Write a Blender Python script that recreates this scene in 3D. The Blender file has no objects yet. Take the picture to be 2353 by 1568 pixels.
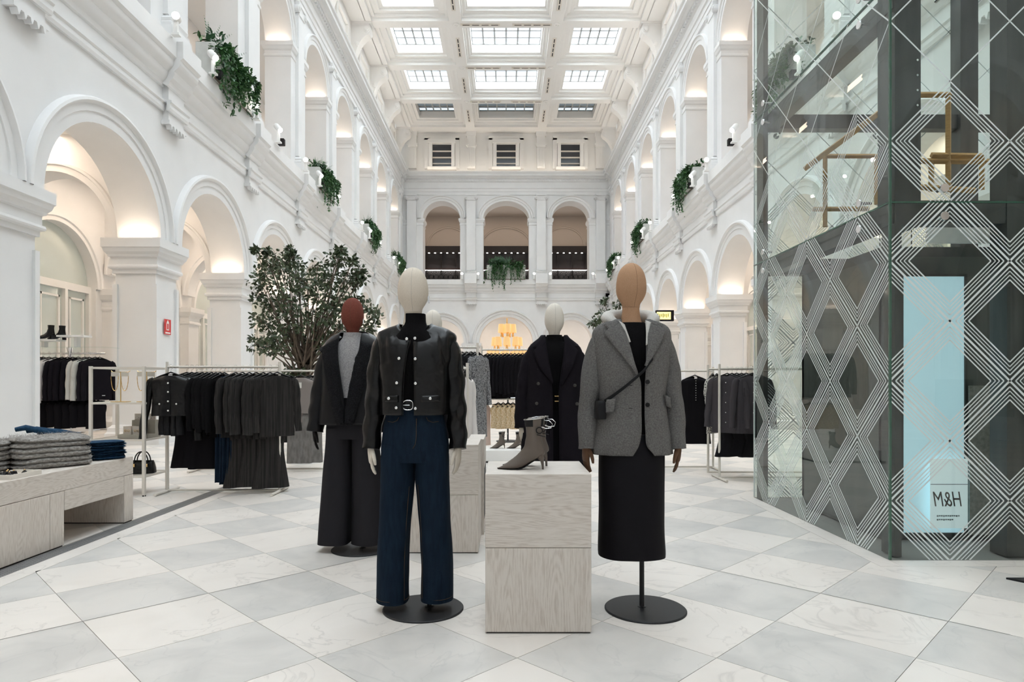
import bpy, bmesh, math, random
from math import sin, cos, pi, radians, sqrt
from mathutils import Vector, Matrix, noise as mnoise

scene = bpy.context.scene
COL = scene.collection
random.seed(7)

# ------------------------------------------------------------------ camera
FPX, HPX, VPX, CAMZ = 1500.0, 878.0, 1163.0, 1.28
cam_d = bpy.data.cameras.new('camera')
cam_d.sensor_width = 36.0
cam_d.lens = FPX / 2353.0 * 36.0
cam_d.shift_x = (1176.5 - VPX) / 2353.0
cam_d.shift_y = (HPX - 784.0) / 2353.0
cam_d.clip_end = 300
cam = bpy.data.objects.new('camera', cam_d)
cam.location = (0, 0, CAMZ); cam.rotation_euler = (pi / 2, 0, 0)
COL.objects.link(cam); scene.camera = cam

# ------------------------------------------------------------------ world, exposure
W = bpy.data.worlds.new('sky'); scene.world = W; W.use_nodes = True
bg = W.node_tree.nodes['Background']
bg.inputs[0].default_value = (0.80, 0.92, 1.0, 1); bg.inputs[1].default_value = 1.3
vs = scene.view_settings
vs.view_transform = 'Standard'; vs.look = 'None'; vs.gamma = 1.0; vs.exposure = 0.46
vs.use_curve_mapping = False
scene.cycles.max_bounces = 10; scene.cycles.diffuse_bounces = 5
scene.cycles.use_adaptive_sampling = True; scene.cycles.adaptive_threshold = 0.035; scene.cycles.use_light_tree = False
scene.cycles.transparent_max_bounces = 24; scene.cycles.glossy_bounces = 4
scene.cycles.sample_clamp_indirect = 6.0
scene.cycles.caustics_reflective = False; scene.cycles.caustics_refractive = False

def area(name, loc, rot, sx, sy, L, color):
    d = bpy.data.lights.new(name, 'AREA'); d.shape = 'RECTANGLE'
    d.size = sx; d.size_y = sy; d.energy = L * pi * sx * sy; d.color = color
    o = bpy.data.objects.new(name, d); o.location = loc; o.rotation_euler = rot
    COL.objects.link(o); return o

# layout of the hall
XW, SP, DB = 7.1, 4.25, 44.8                 # wall half distance, bay length, back wall depth
PIERS = [13.8 + SP * (k - 1) for k in range(-4, 9)]
CROWS = [44.4 - 4.32 * i for i in range(14)]  # ceiling beam lines
CCELL = [(-4.58, 4.30, 2.40), (0.0, 4.86, 3.63), (4.58, 4.30, 2.40)]   # centre, width, opening
ZC = 18.5
SKY_COL, SKY_L = (0.975, 0.985, 1.0), 8.0
WARM = (1.0, 0.80, 0.62)
for i in range(1, 13):                       # daylight entering above each glazed coffer
    y = (CROWS[i] + CROWS[i + 1]) / 2
    for (cx, w, ow) in CCELL:
        area('skylight_daylight', (cx, y, ZC + 1.28), (0, 0, 0), ow + .3, 3.0, SKY_L, SKY_COL)

# ------------------------------------------------------------------ helpers
ORD = ['first', 'second', 'third', 'fourth', 'fifth', 'sixth', 'seventh', 'eighth', 'ninth', 'tenth', 'eleventh',
       'twelfth', 'thirteenth', 'fourteenth', 'fifteenth', 'sixteenth']

class MB:
    def __init__(s): s.v = []; s.f = []
    def add(s, vs, fs):
        k = len(s.v); s.v += [tuple(p) for p in vs]; s.f += [tuple(i + k for i in f) for f in fs]; return s
    def box(s, x0, x1, y0, y1, z0, z1):
        vs = [(x0, y0, z0), (x1, y0, z0), (x1, y1, z0), (x0, y1, z0), (x0, y0, z1), (x1, y0, z1), (x1, y1, z1), (x0, y1, z1)]
        return s.add(vs, [(0, 3, 2, 1), (4, 5, 6, 7), (0, 1, 5, 4), (1, 2, 6, 5), (2, 3, 7, 6), (3, 0, 4, 7)])
    def bbox(s, x0, x1, y0, y1, z0, z1, b=.004):     # bevelled box
        def ring(i, z): return [(x0 + i, y0 + i, z), (x1 - i, y0 + i, z), (x1 - i, y1 - i, z), (x0 + i, y1 - i, z)]
        def oct(z):
            return [(x0 + b, y0, z), (x1 - b, y0, z), (x1, y0 + b, z), (x1, y1 - b, z), (x1 - b, y1, z), (x0 + b, y1, z), (x0, y1 - b, z), (x0, y0 + b, z)]
        def octi(z):
            return [(x0 + b, y0 + b, z), (x1 - b, y0 + b, z), (x1 - b, y0 + b, z), (x1 - b, y1 - b, z), (x1 - b, y1 - b, z), (x0 + b, y1 - b, z), (x0 + b, y1 - b, z), (x0 + b, y0 + b, z)]
        s.loft([octi(z0), oct(z0 + b), oct(z1 - b), octi(z1)], cap=True); return s
    def loft(s, rings, close=True, cap=False, cap0=None, cap1=None):
        n = len(rings[0]); vs = [p for r in rings for p in r]; fs = []
        m = n if close else n - 1
        for i in range(len(rings) - 1):
            for j in range(m):
                a = i * n + j; b = i * n + (j + 1) % n
                fs.append((a, b, b + n, a + n))
        if cap or cap0: fs.append(tuple(range(n - 1, -1, -1)))
        if cap or cap1: fs.append(tuple(range((len(rings) - 1) * n, len(rings) * n)))
        return s.add(vs, fs)
    def tube(s, pts, r, n=8, cap=True, flat=1.0):
        pts = [Vector(p) for p in pts]; rings = []
        rr = r if isinstance(r, (list, tuple)) else [r] * len(pts)
        t0 = (pts[1] - pts[0]).normalized()
        up = Vector((0, 0, 1)) if abs(t0.z) < .9 else Vector((0, 1, 0))
        nx = t0.cross(up).normalized()
        for i, p in enumerate(pts):
            t = (pts[min(i + 1, len(pts) - 1)] - pts[max(i - 1, 0)])
            t = t.normalized() if t.length > 1e-9 else t0
            nx = (nx - t * nx.dot(t)).normalized(); ny = t.cross(nx)
            rings.append([p + nx * (rr[i] * cos(2 * pi * k / n)) + ny * (rr[i] * flat * sin(2 * pi * k / n)) for k in range(n)])
        return s.loft(rings, cap=cap)
    def cyl(s, c, r, h, n=24, r1=None):
        r1 = r if r1 is None else r1; c = Vector(c)
        return s.loft([[c + Vector((r * cos(2 * pi * k / n), r * sin(2 * pi * k / n), 0)) for k in range(n)],
                       [c + Vector((r1 * cos(2 * pi * k / n), r1 * sin(2 * pi * k / n), h)) for k in range(n)]], cap=True)
    def lathe(s, prof, c=(0, 0, 0), n=24, cap=True):
        return s.loft([[(c[0] + r * cos(2 * pi * k / n), c[1] + r * sin(2 * pi * k / n), c[2] + z) for k in range(n)] for (r, z) in prof], cap=cap)
    def disc_y(s, c, r, t, n=16, dirv=(0, -1, 0)):   # round button: axis dirv
        d = Vector(dirv).normalized(); a = d.cross(Vector((0, 0, 1))).normalized() if abs(d.z) < .9 else Vector((1, 0, 0)); b = d.cross(a); c = Vector(c)
        R = lambda rr, h: [c + d * h + a * (rr * cos(2 * pi * k / n)) + b * (rr * sin(2 * pi * k / n)) for k in range(n)]
        return s.loft([R(r, 0), R(r, t * .6), R(r * .75, t)], cap=True)
    def extr(s, prof, y0, y1, ends=True, closed=False):        # profile (x,z) along y
        a = [(x, y0, z) for x, z in prof]; b = [(x, y1, z) for x, z in prof]
        n = len(prof); vs = a + b
        fs = [(i, (i + 1) % n, n + (i + 1) % n, n + i) for i in range(n if closed else n - 1)]
        if ends: fs += [tuple(range(n - 1, -1, -1)), tuple(range(n, 2 * n))]
        return s.add(vs, fs)
    def sqprof(s, prof, cx, cy, hx, hy, cap=True):   # stacked rectangles (offset, z)
        return s.loft([[(cx - hx - o, cy - hy - o, z), (cx + hx + o, cy - hy - o, z), (cx + hx + o, cy + hy + o, z), (cx - hx - o, cy + hy + o, z)] for o, z in prof], cap=cap)
    def mesh(s, name, mat=None, smooth=None, mats=None):
        me = bpy.data.meshes.new(name); me.from_pydata(s.v, [], s.f)
        bm = bmesh.new(); bm.from_mesh(me); bmesh.ops.recalc_face_normals(bm, faces=bm.faces); bm.to_mesh(me); bm.free()
        if mat: me.materials.append(mat)
        if smooth is not None:
            me.shade_smooth(); me.set_sharp_from_angle(angle=radians(smooth))
        return me

def ob(name, me, parent=None, loc=(0, 0, 0), rotz=0, rot=None, scale=None):
    o = bpy.data.objects.new(name, me); COL.objects.link(o)
    o.location = loc; o.rotation_euler = rot if rot else (0, 0, rotz)
    if scale: o.scale = scale
    if parent: o.parent = parent
    return o
def tag(o, label=None, cat=None, group=None, kind=None):
    if label: o['label'] = label
    if cat: o['category'] = cat
    if group: o['group'] = group
    if kind: o['kind'] = kind
    return o
def thing(name, label, cat, loc=(0, 0, 0), rotz=0, group=None, kind=None):
    return tag(ob(name, None, None, loc, rotz), label, cat, group, kind)
def struct(name, label, cat=None, loc=(0, 0, 0), rotz=0, me=None):
    o = ob(name, me, None, loc, rotz); return tag(o, label, cat or name.split('_')[0], None, 'structure')
def dup(root, loc, rotz=0, label=None, group=None):
    r = root.copy(); COL.objects.link(r); r.location = loc; r.rotation_euler = (0, 0, rotz)
    if label: r['label'] = label
    if group: r['group'] = group
    for ch in list(root.children):
        c = ch.copy(); COL.objects.link(c); c.parent = r
        for g in list(ch.children):
            d = g.copy(); COL.objects.link(d); d.parent = c
    return r
def P(px, py, d):                          # a spot seen in the photograph at distance d
    return Vector(((px - VPX) * d / FPX, d, CAMZ + (HPX - py) * d / FPX))
def nz(x, y, z): return mnoise.noise(Vector((x, y, z)))
def lerp(a, b, t): return a + (b - a) * t
def interp(tab, t):
    """smooth interpolation of rows of tab keyed by first column"""
    tab = sorted(tab); k = 0
    while k < len(tab) - 2 and t > tab[k + 1][0]: k += 1
    p1, p2 = tab[k], tab[k + 1]; p0 = tab[max(k - 1, 0)]; p3 = tab[min(k + 2, len(tab) - 1)]
    h = p2[0] - p1[0]; u = min(max((t - p1[0]) / h, 0), 1); out = []
    for c in range(1, len(p1)):
        m1 = (p2[c] - p0[c]) / max(p2[0] - p0[0], 1e-6) * h; m2 = (p3[c] - p1[c]) / max(p3[0] - p1[0], 1e-6) * h
        d = p2[c] - p1[c]
        if d == 0: m1 = m2 = 0
        u2, u3 = u * u, u * u * u
        out.append((2 * u3 - 3 * u2 + 1) * p1[c] + (u3 - 2 * u2 + u) * m1 + (-2 * u3 + 3 * u2) * p2[c] + (u3 - u2) * m2)
    return out

# ------------------------------------------------------------------ materials
def mat(name, col, rough=.5, metal=0., spec=.5, var=None, bump=None, emit=None, coat=0., sheen=0., coord='Object'):
    """var=(scale, colour2, stretch xyz, detail) ; bump=(scale, strength, stretch)"""
    m = bpy.data.materials.new(name); m.use_nodes = True; nt = m.node_tree; N = nt.nodes; L = nt.links
    b = N['Principled BSDF']; c4 = tuple(col) + (1,)
    b.inputs['Base Color'].default_value = c4; b.inputs['Roughness'].default_value = rough
    b.inputs['Metallic'].default_value = metal; b.inputs['Specular IOR Level'].default_value = spec
    b.inputs['Coat Weight'].default_value = coat; b.inputs['Sheen Weight'].default_value = sheen
    if emit:
        b.inputs['Emission Color'].default_value = tuple(emit[0]) + (1,); b.inputs['Emission Strength'].default_value = emit[1]
    if var or bump: tc = N.new('ShaderNodeTexCoord')
    def noise(sc, stretch, det):
        mp = N.new('ShaderNodeMapping'); mp.inputs['Scale'].default_value = stretch or (1, 1, 1)
        L.new(tc.outputs[coord], mp.inputs[0])
        t = N.new('ShaderNodeTexNoise'); t.inputs['Scale'].default_value = sc; t.inputs['Detail'].default_value = det
        L.new(mp.outputs[0], t.inputs['Vector']); return t
    if var:
        t = noise(var[0], var[2] if len(var) > 2 else None, var[3] if len(var) > 3 else 4)
        r = N.new('ShaderNodeValToRGB'); r.color_ramp.elements[0].position = .35; r.color_ramp.elements[1].position = .65
        r.color_ramp.elements[0].color = c4; r.color_ramp.elements[1].color = tuple(var[1]) + (1,)
        L.new(t.outputs['Fac'], r.inputs[0]); L.new(r.outputs[0], b.inputs['Base Color'])
    if bump:
        t2 = noise(bump[0], bump[2] if len(bump) > 2 else None, 3)
        bp = N.new('ShaderNodeBump'); bp.inputs['Strength'].default_value = bump[1]; bp.inputs['Distance'].default_value = .01
        L.new(t2.outputs['Fac'], bp.inputs['Height']); L.new(bp.outputs[0], b.inputs['Normal'])
    return m

def marble(name, base, cloud, vein, vs=.5):
    m = bpy.data.materials.new(name); m.use_nodes = True; nt = m.node_tree; N = nt.nodes; L = nt.links
    b = N['Principled BSDF']; b.inputs['Roughness'].default_value = .33; b.inputs['Specular IOR Level'].default_value = .45
    tc = N.new('ShaderNodeTexCoord'); oi = N.new('ShaderNodeObjectInfo')
    cmb = N.new('ShaderNodeMath'); cmb.operation = 'MULTIPLY'; cmb.inputs[1].default_value = 37.0
    L.new(oi.outputs['Random'], cmb.inputs[0])
    add = N.new('ShaderNodeVectorMath'); add.operation = 'ADD'; L.new(tc.outputs['Object'], add.inputs[0]); L.new(cmb.outputs[0], add.inputs[1])
    t1 = N.new('ShaderNodeTexNoise'); t1.inputs['Scale'].default_value = 2.6; t1.inputs['Detail'].default_value = 7; t1.inputs['Distortion'].default_value = .8
    L.new(add.outputs[0], t1.inputs['Vector'])
    r1 = N.new('ShaderNodeValToRGB'); r1.color_ramp.elements[0].position = .38; r1.color_ramp.elements[1].position = .66
    r1.color_ramp.elements[0].color = tuple(base) + (1,); r1.color_ramp.elements[1].color = tuple(cloud) + (1,)
    L.new(t1.outputs['Fac'], r1.inputs[0])
    t2 = N.new('ShaderNodeTexNoise'); t2.inputs['Scale'].default_value = 1.5; t2.inputs['Detail'].default_value = 9; t2.inputs['Distortion'].default_value = 1.6
    L.new(add.outputs[0], t2.inputs['Vector'])
    r2 = N.new('ShaderNodeValToRGB'); e = r2.color_ramp.elements
    e[0].position = .487; e[0].color = (0, 0, 0, 1); e[1].position = .5; e[1].color = (1, 1, 1, 1)
    k = e.new(.513); k.color = (0, 0, 0, 1)
    L.new(t2.outputs['Fac'], r2.inputs[0])
    t3 = N.new('ShaderNodeTexNoise'); t3.inputs['Scale'].default_value = 2.0; L.new(add.outputs[0], t3.inputs['Vector'])
    mm = N.new('ShaderNodeMath'); mm.operation = 'MULTIPLY'; L.new(r2.outputs[0], mm.inputs[0]); L.new(t3.outputs['Fac'], mm.inputs[1])
    mv = N.new('ShaderNodeMath'); mv.operation = 'MULTIPLY'; L.new(mm.outputs[0], mv.inputs[0]); mv.inputs[1].default_value = vs
    mx = N.new('ShaderNodeMix'); mx.data_type = 'RGBA'; L.new(mv.outputs[0], mx.inputs[0])
    L.new(r1.outputs[0], mx.inputs[6]); mx.inputs[7].default_value = tuple(vein) + (1,)
    L.new(mx.outputs[2], b.inputs['Base Color'])
    return m

def oak(name, axis, c1=(.66, .605, .55), c2=(.52, .455, .40)):
    m = bpy.data.materials.new(name); m.use_nodes = True; nt = m.node_tree; N = nt.nodes; L = nt.links
    b = N['Principled BSDF']; b.inputs['Roughness'].default_value = .55; b.inputs['Specular IOR Level'].default_value = .3
    tc = N.new('ShaderNodeTexCoord'); mp = N.new('ShaderNodeMapping')
    st = {'x': (.55, 5, 5), 'y': (5, .55, 5), 'z': (5, 5, .55)}[axis]; mp.inputs['Scale'].default_value = st
    L.new(tc.outputs['Object'], mp.inputs[0])
    t = N.new('ShaderNodeTexNoise'); t.inputs['Scale'].default_value = 1.6; t.inputs['Detail'].default_value = 1.5; t.inputs['Distortion'].default_value = .3
    L.new(mp.outputs[0], t.inputs['Vector'])
    w = N.new('ShaderNodeMath'); w.operation = 'MULTIPLY'; w.inputs[1].default_value = 190.0; L.new(t.outputs['Fac'], w.inputs[0])
    sn = N.new('ShaderNodeMath'); sn.operation = 'SINE'; L.new(w.outputs[0], sn.inputs[0])
    f = N.new('ShaderNodeTexNoise'); f.inputs['Scale'].default_value = 26; f.inputs['Detail'].default_value = 5; L.new(mp.outputs[0], f.inputs['Vector'])
    ad = N.new('ShaderNodeMath'); ad.operation = 'MULTIPLY_ADD'; L.new(sn.outputs[0], ad.inputs[0]); ad.inputs[1].default_value = .11; L.new(f.outputs['Fac'], ad.inputs[2])
    r = N.new('ShaderNodeValToRGB'); r.color_ramp.elements[0].position = .42; r.color_ramp.elements[1].position = .78
    r.color_ramp.elements[0].color = tuple(c1) + (1,); r.color_ramp.elements[1].color = tuple(c2) + (1,)
    L.new(ad.outputs[0], r.inputs[0]); L.new(r.outputs[0], b.inputs['Base Color'])
    return m

def glassy(name, tint, gl=1.0, rough=.0):
    m = bpy.data.materials.new(name); m.use_nodes = True; nt = m.node_tree; N = nt.nodes; L = nt.links
    N.remove(N['Principled BSDF']); out = N['Material Output']
    tr = N.new('ShaderNodeBsdfTransparent'); tr.inputs[0].default_value = tuple(tint) + (1,)
    g = N.new('ShaderNodeBsdfGlossy'); g.inputs['Roughness'].default_value = rough; g.inputs[0].default_value = (1, 1, 1, 1)
    fr = N.new('ShaderNodeFresnel'); fr.inputs[0].default_value = 1.5
    ge = N.new('ShaderNodeNewGeometry'); iv = N.new('ShaderNodeMath'); iv.operation = 'SUBTRACT'; iv.inputs[0].default_value = gl; L.new(ge.outputs['Backfacing'], iv.inputs[1])
    iv.use_clamp = True
    mu = N.new('ShaderNodeMath'); mu.operation = 'MULTIPLY'; L.new(iv.outputs[0], mu.inputs[1]); L.new(fr.outputs[0], mu.inputs[0])
    mx = N.new('ShaderNodeMixShader'); L.new(mu.outputs[0], mx.inputs[0]); L.new(tr.outputs[0], mx.inputs[1]); L.new(g.outputs[0], mx.inputs[2])
    L.new(mx.outputs[0], out.inputs[0]); return m

M = {}
M['plaster'] = mat('white_plaster', (.80, .795, .79), .62, spec=.25, var=(1.2, (.77, .765, .76)), bump=(180, .05))
M['ceiling'] = mat('ceiling_plaster', (.80, .785, .765), .65, spec=.2)
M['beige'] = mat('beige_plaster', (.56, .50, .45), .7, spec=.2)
M['mwhite'] = marble('white_marble', (.75, .70, .65), (.71, .66, .61), (.36, .33, .30), .55)
M['mgrey'] = marble('grey_marble', (.64, .61, .575), (.535, .515, .49), (.33, .33, .33), .35)
M['grout'] = mat('grout', (.27, .25, .24), .8)
M['brass'] = mat('brass_joint', (.30, .28, .26), .45, .4)
M['drain'] = mat('drain_grating', (.28, .28, .28), .45, .5)
M['drainhole'] = mat('drain_dark', (.06, .06, .06), .8)
M['oakx'] = oak('limed_oak_x', 'x'); M['oaky'] = oak('limed_oak_y', 'y'); M['oakz'] = oak('limed_oak_z', 'z')
M['shadowgap'] = mat('dark_recess', (.05, .045, .04), .8)
M['cream'] = mat('cream_metal', (.70, .655, .59), .42, spec=.4)
M['black_metal'] = mat('black_powder_metal', (.022, .022, .024), .5, .2, .3, bump=(400, .08))
M['steel'] = mat('dark_steel', (.07, .072, .072), .42, .55, var=(9, (.10, .10, .10), (1, 1, .15)))
M['chrome'] = mat('chrome', (.8, .8, .8), .12, 1.0)
M['gold'] = mat('gold', (.80, .56, .26), .25, 1.0)
M['pearl'] = mat('pearl_button', (.85, .83, .78), .25, .3)
M['glass'] = glassy('lift_glass', (.93, .965, .95), 1.0)
M['clear'] = glassy('clear_glass', (.93, .96, .95), 1.0)
M['skyglass'] = glassy('roof_glass', (.94, .98, 1.0), 1.0)
M['gedge'] = mat('green_glass_edge', (.03, .10, .065), .15, spec=.8)
M['frit'] = mat('white_frit', (.72, .78, .77), .5)
M['wall_glass'] = mat('wall_window_glass', (.62, .68, .65), .08, .25, spec=.8)
M['dark_glass'] = mat('dark_window_glass', (.03, .035, .045), .1, spec=.8)
M['dark_wood'] = mat('dark_shelf_wood', (.012, .008, .008), .5)
M['iron'] = mat('black_iron', (.012, .012, .012), .5, .5)
M['car'] = mat('lift_car_panel', (.085, .092, .09), .3, .35, var=(4, (.12, .125, .12), (1, 1, .2)))
M['blue_reflection'] = mat('blue_reflection_glow', (.42, .60, .66), .25, emit=((.55, .80, .90), .35))  # colour and glow stand in for a pale blue reflection on the glass
M['reflection_grey'] = mat('speckled_panel', (.20, .205, .19), .5, var=(35, (.30, .30, .28)))
M['wood_bar'] = mat('honey_wood', (.50, .29, .10), .45, var=(14, (.40, .22, .07), (1, 1, 6)))
M['white_paint'] = mat('white_paint', (.82, .81, .79), .4)
M['planter'] = mat('planter_white', (.62, .62, .59), .6, var=(6, (.55, .55, .52)))
M['leaf'] = mat('leaf_green', (.035, .105, .035), .42, var=(7, (.075, .19, .06)))
M['leaf2'] = mat('leaf_dark_green', (.03, .085, .04), .42, var=(7, (.06, .15, .07)))
M['ficus'] = mat('ficus_leaf', (.040, .062, .028), .40, var=(5, (.085, .115, .055)))
M['bark'] = mat('bark', (.17, .125, .09), .8, var=(12, (.10, .075, .055)))
M['lamp'] = mat('lamp_lens', (1, 1, 1), .3, emit=((1, .93, .82), 22.0))
M['led'] = mat('led_strip', (1, 1, 1), .3, emit=((1, .82, .6), 3.0))
M['led_w'] = mat('led_white', (1, 1, 1), .3, emit=((1, .95, .9), 5.0))
M['blackbox'] = mat('black_plastic', (.010, .009, .010), .5, spec=.2)
M['red'] = mat('red_sign', (.62, .03, .03), .4)
M['sign_white'] = mat('sign_white', (.85, .82, .8), .5)
M['yellow'] = mat('lit_yellow', (.9, .8, .25), .4, emit=((1, .88, .30), .9))
M['amber'] = mat('amber_shade', (.70, .47, .22), .35, emit=((1, .66, .28), .35))
# textiles
M['linen_cream'] = mat('cream_linen', (.70, .62, .525), .85, spec=.10, var=(230, (.64, .565, .475)), bump=(420, .25))
M['linen_white'] = mat('pale_linen', (.76, .70, .62), .85, spec=.10, var=(230, (.70, .645, .57)), bump=(420, .25))
M['linen_rust'] = mat('rust_linen', (.20, .062, .044), .85, spec=.10, var=(230, (.145, .043, .032)), bump=(420, .25))
M['linen_tan'] = mat('tan_linen', (.47, .285, .175), .85, spec=.10, var=(230, (.42, .25, .15)), bump=(420, .25))
M['leather'] = mat('black_leather', (.0035, .0032, .0035), .27, spec=.34, bump=(9, .55))
M['leather_matte'] = mat('charcoal_leather', (.009, .0087, .0097), .48, spec=.2, bump=(10, .15))
M['shearling'] = mat('black_shearling', (.007, .007, .008), .9, spec=.10, var=(160, (.018, .018, .020)), bump=(130, 1.0))
M['knit_black'] = mat('black_rib_knit', (.006, .0055, .006), .9, spec=.10, bump=(60, .4, (6, 6, .2)))
M['black_cloth'] = mat('black_cloth', (.0075, .0065, .008), .88, spec=.10, bump=(300, .2))
M['coat_black'] = mat('black_wool', (.011, .009, .012), .92, spec=.10, bump=(260, .3))
M['satin_black'] = mat('black_crepe', (.005, .0042, .006), .55, spec=.14, bump=(300, .1))
M['char_trouser'] = mat('charcoal_trouser', (.020, .019, .022), .70, spec=.10, bump=(300, .15))
M['denim'] = mat('indigo_denim', (.0055, .0125, .0245), .85, spec=.10, var=(60, (.009, .019, .034), (1, 1, .18)), bump=(500, .3))
M['denim_mid'] = mat('mid_denim', (.012, .038, .078), .85, spec=.10, var=(60, (.02, .058, .11), (1, 1, .3)), bump=(500, .3))
M['stitch'] = mat('tan_stitch', (.095, .062, .035), .8, spec=.10)
M['wool_grey'] = mat('grey_wool', (.105, .100, .098), .95, spec=.10, var=(140, (.165, .159, .154), None, 6), bump=(240, .35))
M['knit_grey'] = mat('grey_melange_knit', (.28, .27, .275), .95, spec=.10, var=(110, (.40, .385, .385), None, 6), bump=(200, .4))
M['hood'] = mat('oat_jersey', (.52, .50, .47), .9, spec=.10, var=(160, (.60, .58, .55)), bump=(60, .2))
M['fluffy'] = mat('fluffy_grey_knit', (.21, .195, .18), .98, spec=.10, var=(40, (.40, .38, .36), (1, 1, 2), 8), bump=(70, 1.0))
M['taupe'] = mat('taupe_leather', (.125, .100, .083), .42, spec=.4, bump=(40, .06))
M['hand_tan'] = mat('dark_wood_hand', (.115, .062, .038), .5, spec=.10)
M['hand_cream'] = mat('cream_hand', (.66, .60, .52), .5, spec=.10)
M['hand_black'] = mat('black_hand', (.012, .01, .01), .5, spec=.10)
M['pinstripe'] = mat('charcoal_pinstripe', (.019, .0175, .017), .9, spec=.10, var=(55, (.040, .037, .035), (1, 1, .02)), bump=(260, .2))
M['white_cloth'] = mat('white_cloth', (.74, .70, .68), .9, spec=.10, bump=(30, .2))
M['rose_cloth'] = mat('pale_pink_cloth', (.70, .56, .50), .9, spec=.10, bump=(30, .2))
M['greige'] = mat('greige_knit', (.27, .235, .22), .9, spec=.10, bump=(160, .3))
M['grey_denim'] = mat('washed_grey_denim', (.155, .145, .135), .9, spec=.10, var=(30, (.22, .21, .20), (1, 1, .3)))
M['speckle'] = mat('speckled_knit', (.06, .06, .065), .9, spec=.10, var=(60, (.35, .35, .36), None, 8))
M['ivory_knit'] = mat('ivory_knit', (.55, .52, .47), .9, spec=.10, bump=(60, .5))
M['sequin'] = mat('sequin_dots', (.008, .008, .008), .5, spec=.10, var=(75, (.75, .72, .66), None, 1))
M['gold_sequin'] = mat('gold_sequin', (.50, .33, .14), .4, .3, var=(50, (.75, .62, .45), None, 2))
M['shirt_grey'] = mat('slate_shirt', (.058, .052, .057), .88, spec=.10, bump=(120, .2))
M['hanger_black'] = mat('hanger_black', (.008, .008, .008), .4, spec=.2)
M['copper'] = mat('copper_hanger', (.75, .42, .28), .35, .6)
M['paper'] = mat('paper_tag', (.75, .72, .68), .7)
M['card'] = mat('beige_card', (.58, .53, .47), .7)
M['kraft'] = mat('greige_box', (.36, .335, .28), .7)
# ================================================================== FLOOR
T = .925; GX, GY = .05, 5.80           # diagonal pitch and origin of the marble grid
floor = struct('floor', 'pale marble floor laid diagonally in a white and grey checker', 'floor')
ob('grout_bed', MB().box(-11, 11, -12, 52, -.06, -.012).mesh('grout_bed', M['grout']), floor)
h = T / 2
def tile_mesh(m, nm):
    g = .0022
    return MB().loft([[(0, -h + g, 0), (h - g, 0, 0), (0, h - g, 0), (-h + g, 0, 0)], [(0, -h + g, -.015), (h - g, 0, -.015), (0, h - g, -.015), (-h + g, 0, -.015)]], cap=True).mesh(nm, m)
tw, tg = tile_mesh(M['mwhite'], 'white_tile'), tile_mesh(M['mgrey'], 'grey_tile')
DX0, DX1 = -3.44, -3.31                # drain channel
LX0, LX1, LY0, LY1 = 2.75, 5.95, 4.68, 7.25   # lift
def clip_poly(poly, f):                # keep the side where f >= 0
    out = []
    for i in range(len(poly)):
        a, b = poly[i], poly[(i + 1) % len(poly)]; fa, fb = f(a), f(b)
        if fa >= 0: out.append(a)
        if fa * fb < 0:
            t = fa / (fa - fb); out.append((a[0] + (b[0] - a[0]) * t, a[1] + (b[1] - a[1]) * t))
    return out
tiles, far = [], {0: MB(), 1: MB()}
for iu in range(-40, 60):
    for iv in range(-40, 60):
        u, v = (iu + .5) * T, (iv + .5) * T
        x, y = GX + (u - v) / 2, GY + (u + v) / 2
        if not (-11 < x < 11 and -8 < y < 50): continue
        grey = (iu + iv) % 2 != 0
        pxx = x / max(y, .3) * FPX + VPX
        tiles.append((x, y, grey, 1.6 < y < 14 and -60 < pxx < 2420))
near = sorted([t for t in tiles if t[3]], key=lambda t: t[1])
def special(x, y):
    return (abs(x - (-3.37)) < h + .18) or (LX0 - .22 - h < x < LX1 + .2 + h and LY0 - .22 - h < y < LY1 + .2 + h)
cnt = 0; nearset = set()
for (x, y, g, n_) in near:
    if cnt >= 288: break
    cnt += 1; nearset.add((x, y))
def cut(x, y):
    gg = .0022
    p = [(x, y - h + gg), (x + h - gg, y), (x, y + h - gg), (x - h + gg, y)]
    res = []
    a = clip_poly(p, lambda q: q[0] - (-3.155)); b = clip_poly(p, lambda q: (DX0 - .02) - q[0])
    c = clip_poly(clip_poly(clip_poly(p, lambda q: q[1] - 8.02), lambda q: -3.155 - q[0]), lambda q: q[0] - (DX0 - .02))
    for q in (a, b, c):
        if len(q) < 3: continue
        if LX0 - .18 - h < x < LX1 + .2 and LY0 - .2 - h < y < LY1 + h:
            q1 = clip_poly(q, lambda r: LX0 - .155 - r[0])
            q2 = clip_poly(clip_poly(q, lambda r: r[0] - (LX0 - .155)), lambda r: LY0 - .155 - r[1])
            q3 = clip_poly(clip_poly(q, lambda r: r[0] - (LX0 - .155)), lambda r: r[1] - LY1)
            res += [k for k in (q1, q2, q3) if len(k) >= 3]
        else: res.append(q)
    return res
for (x, y, g, n_) in tiles:
    m = tg if g else tw
    if (x, y) in nearset:
        if special(x, y):
            for q in cut(x, y):
                loc = [(a - x, b - y, 0) for a, b in q]
                me = MB().loft([loc, [(a, b, -.015) for a, b, c in loc]], cap=True).mesh('cut_tile', M['mgrey' if g else 'mwhite'])
                ob('floor_tile', me, floor, (x, y, 0))
        else: ob('floor_tile', m, floor, (x, y, 0))
    else:
        for q in (cut(x, y) if special(x, y) else [[(x, y - h + .002), (x + h - .002, y), (x, y + h - .002), (x - h + .002, y)]]):
            far[int(g)].add([(a, b, 0) for a, b in q], [tuple(range(len(q)))])
tag(ob('floor_tile_field', far[0].mesh('far_white', M['mwhite']), floor), kind='stuff')
tag(ob('floor_tile_field', far[1].mesh('far_grey', M['mgrey']), floor), kind='stuff')
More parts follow.
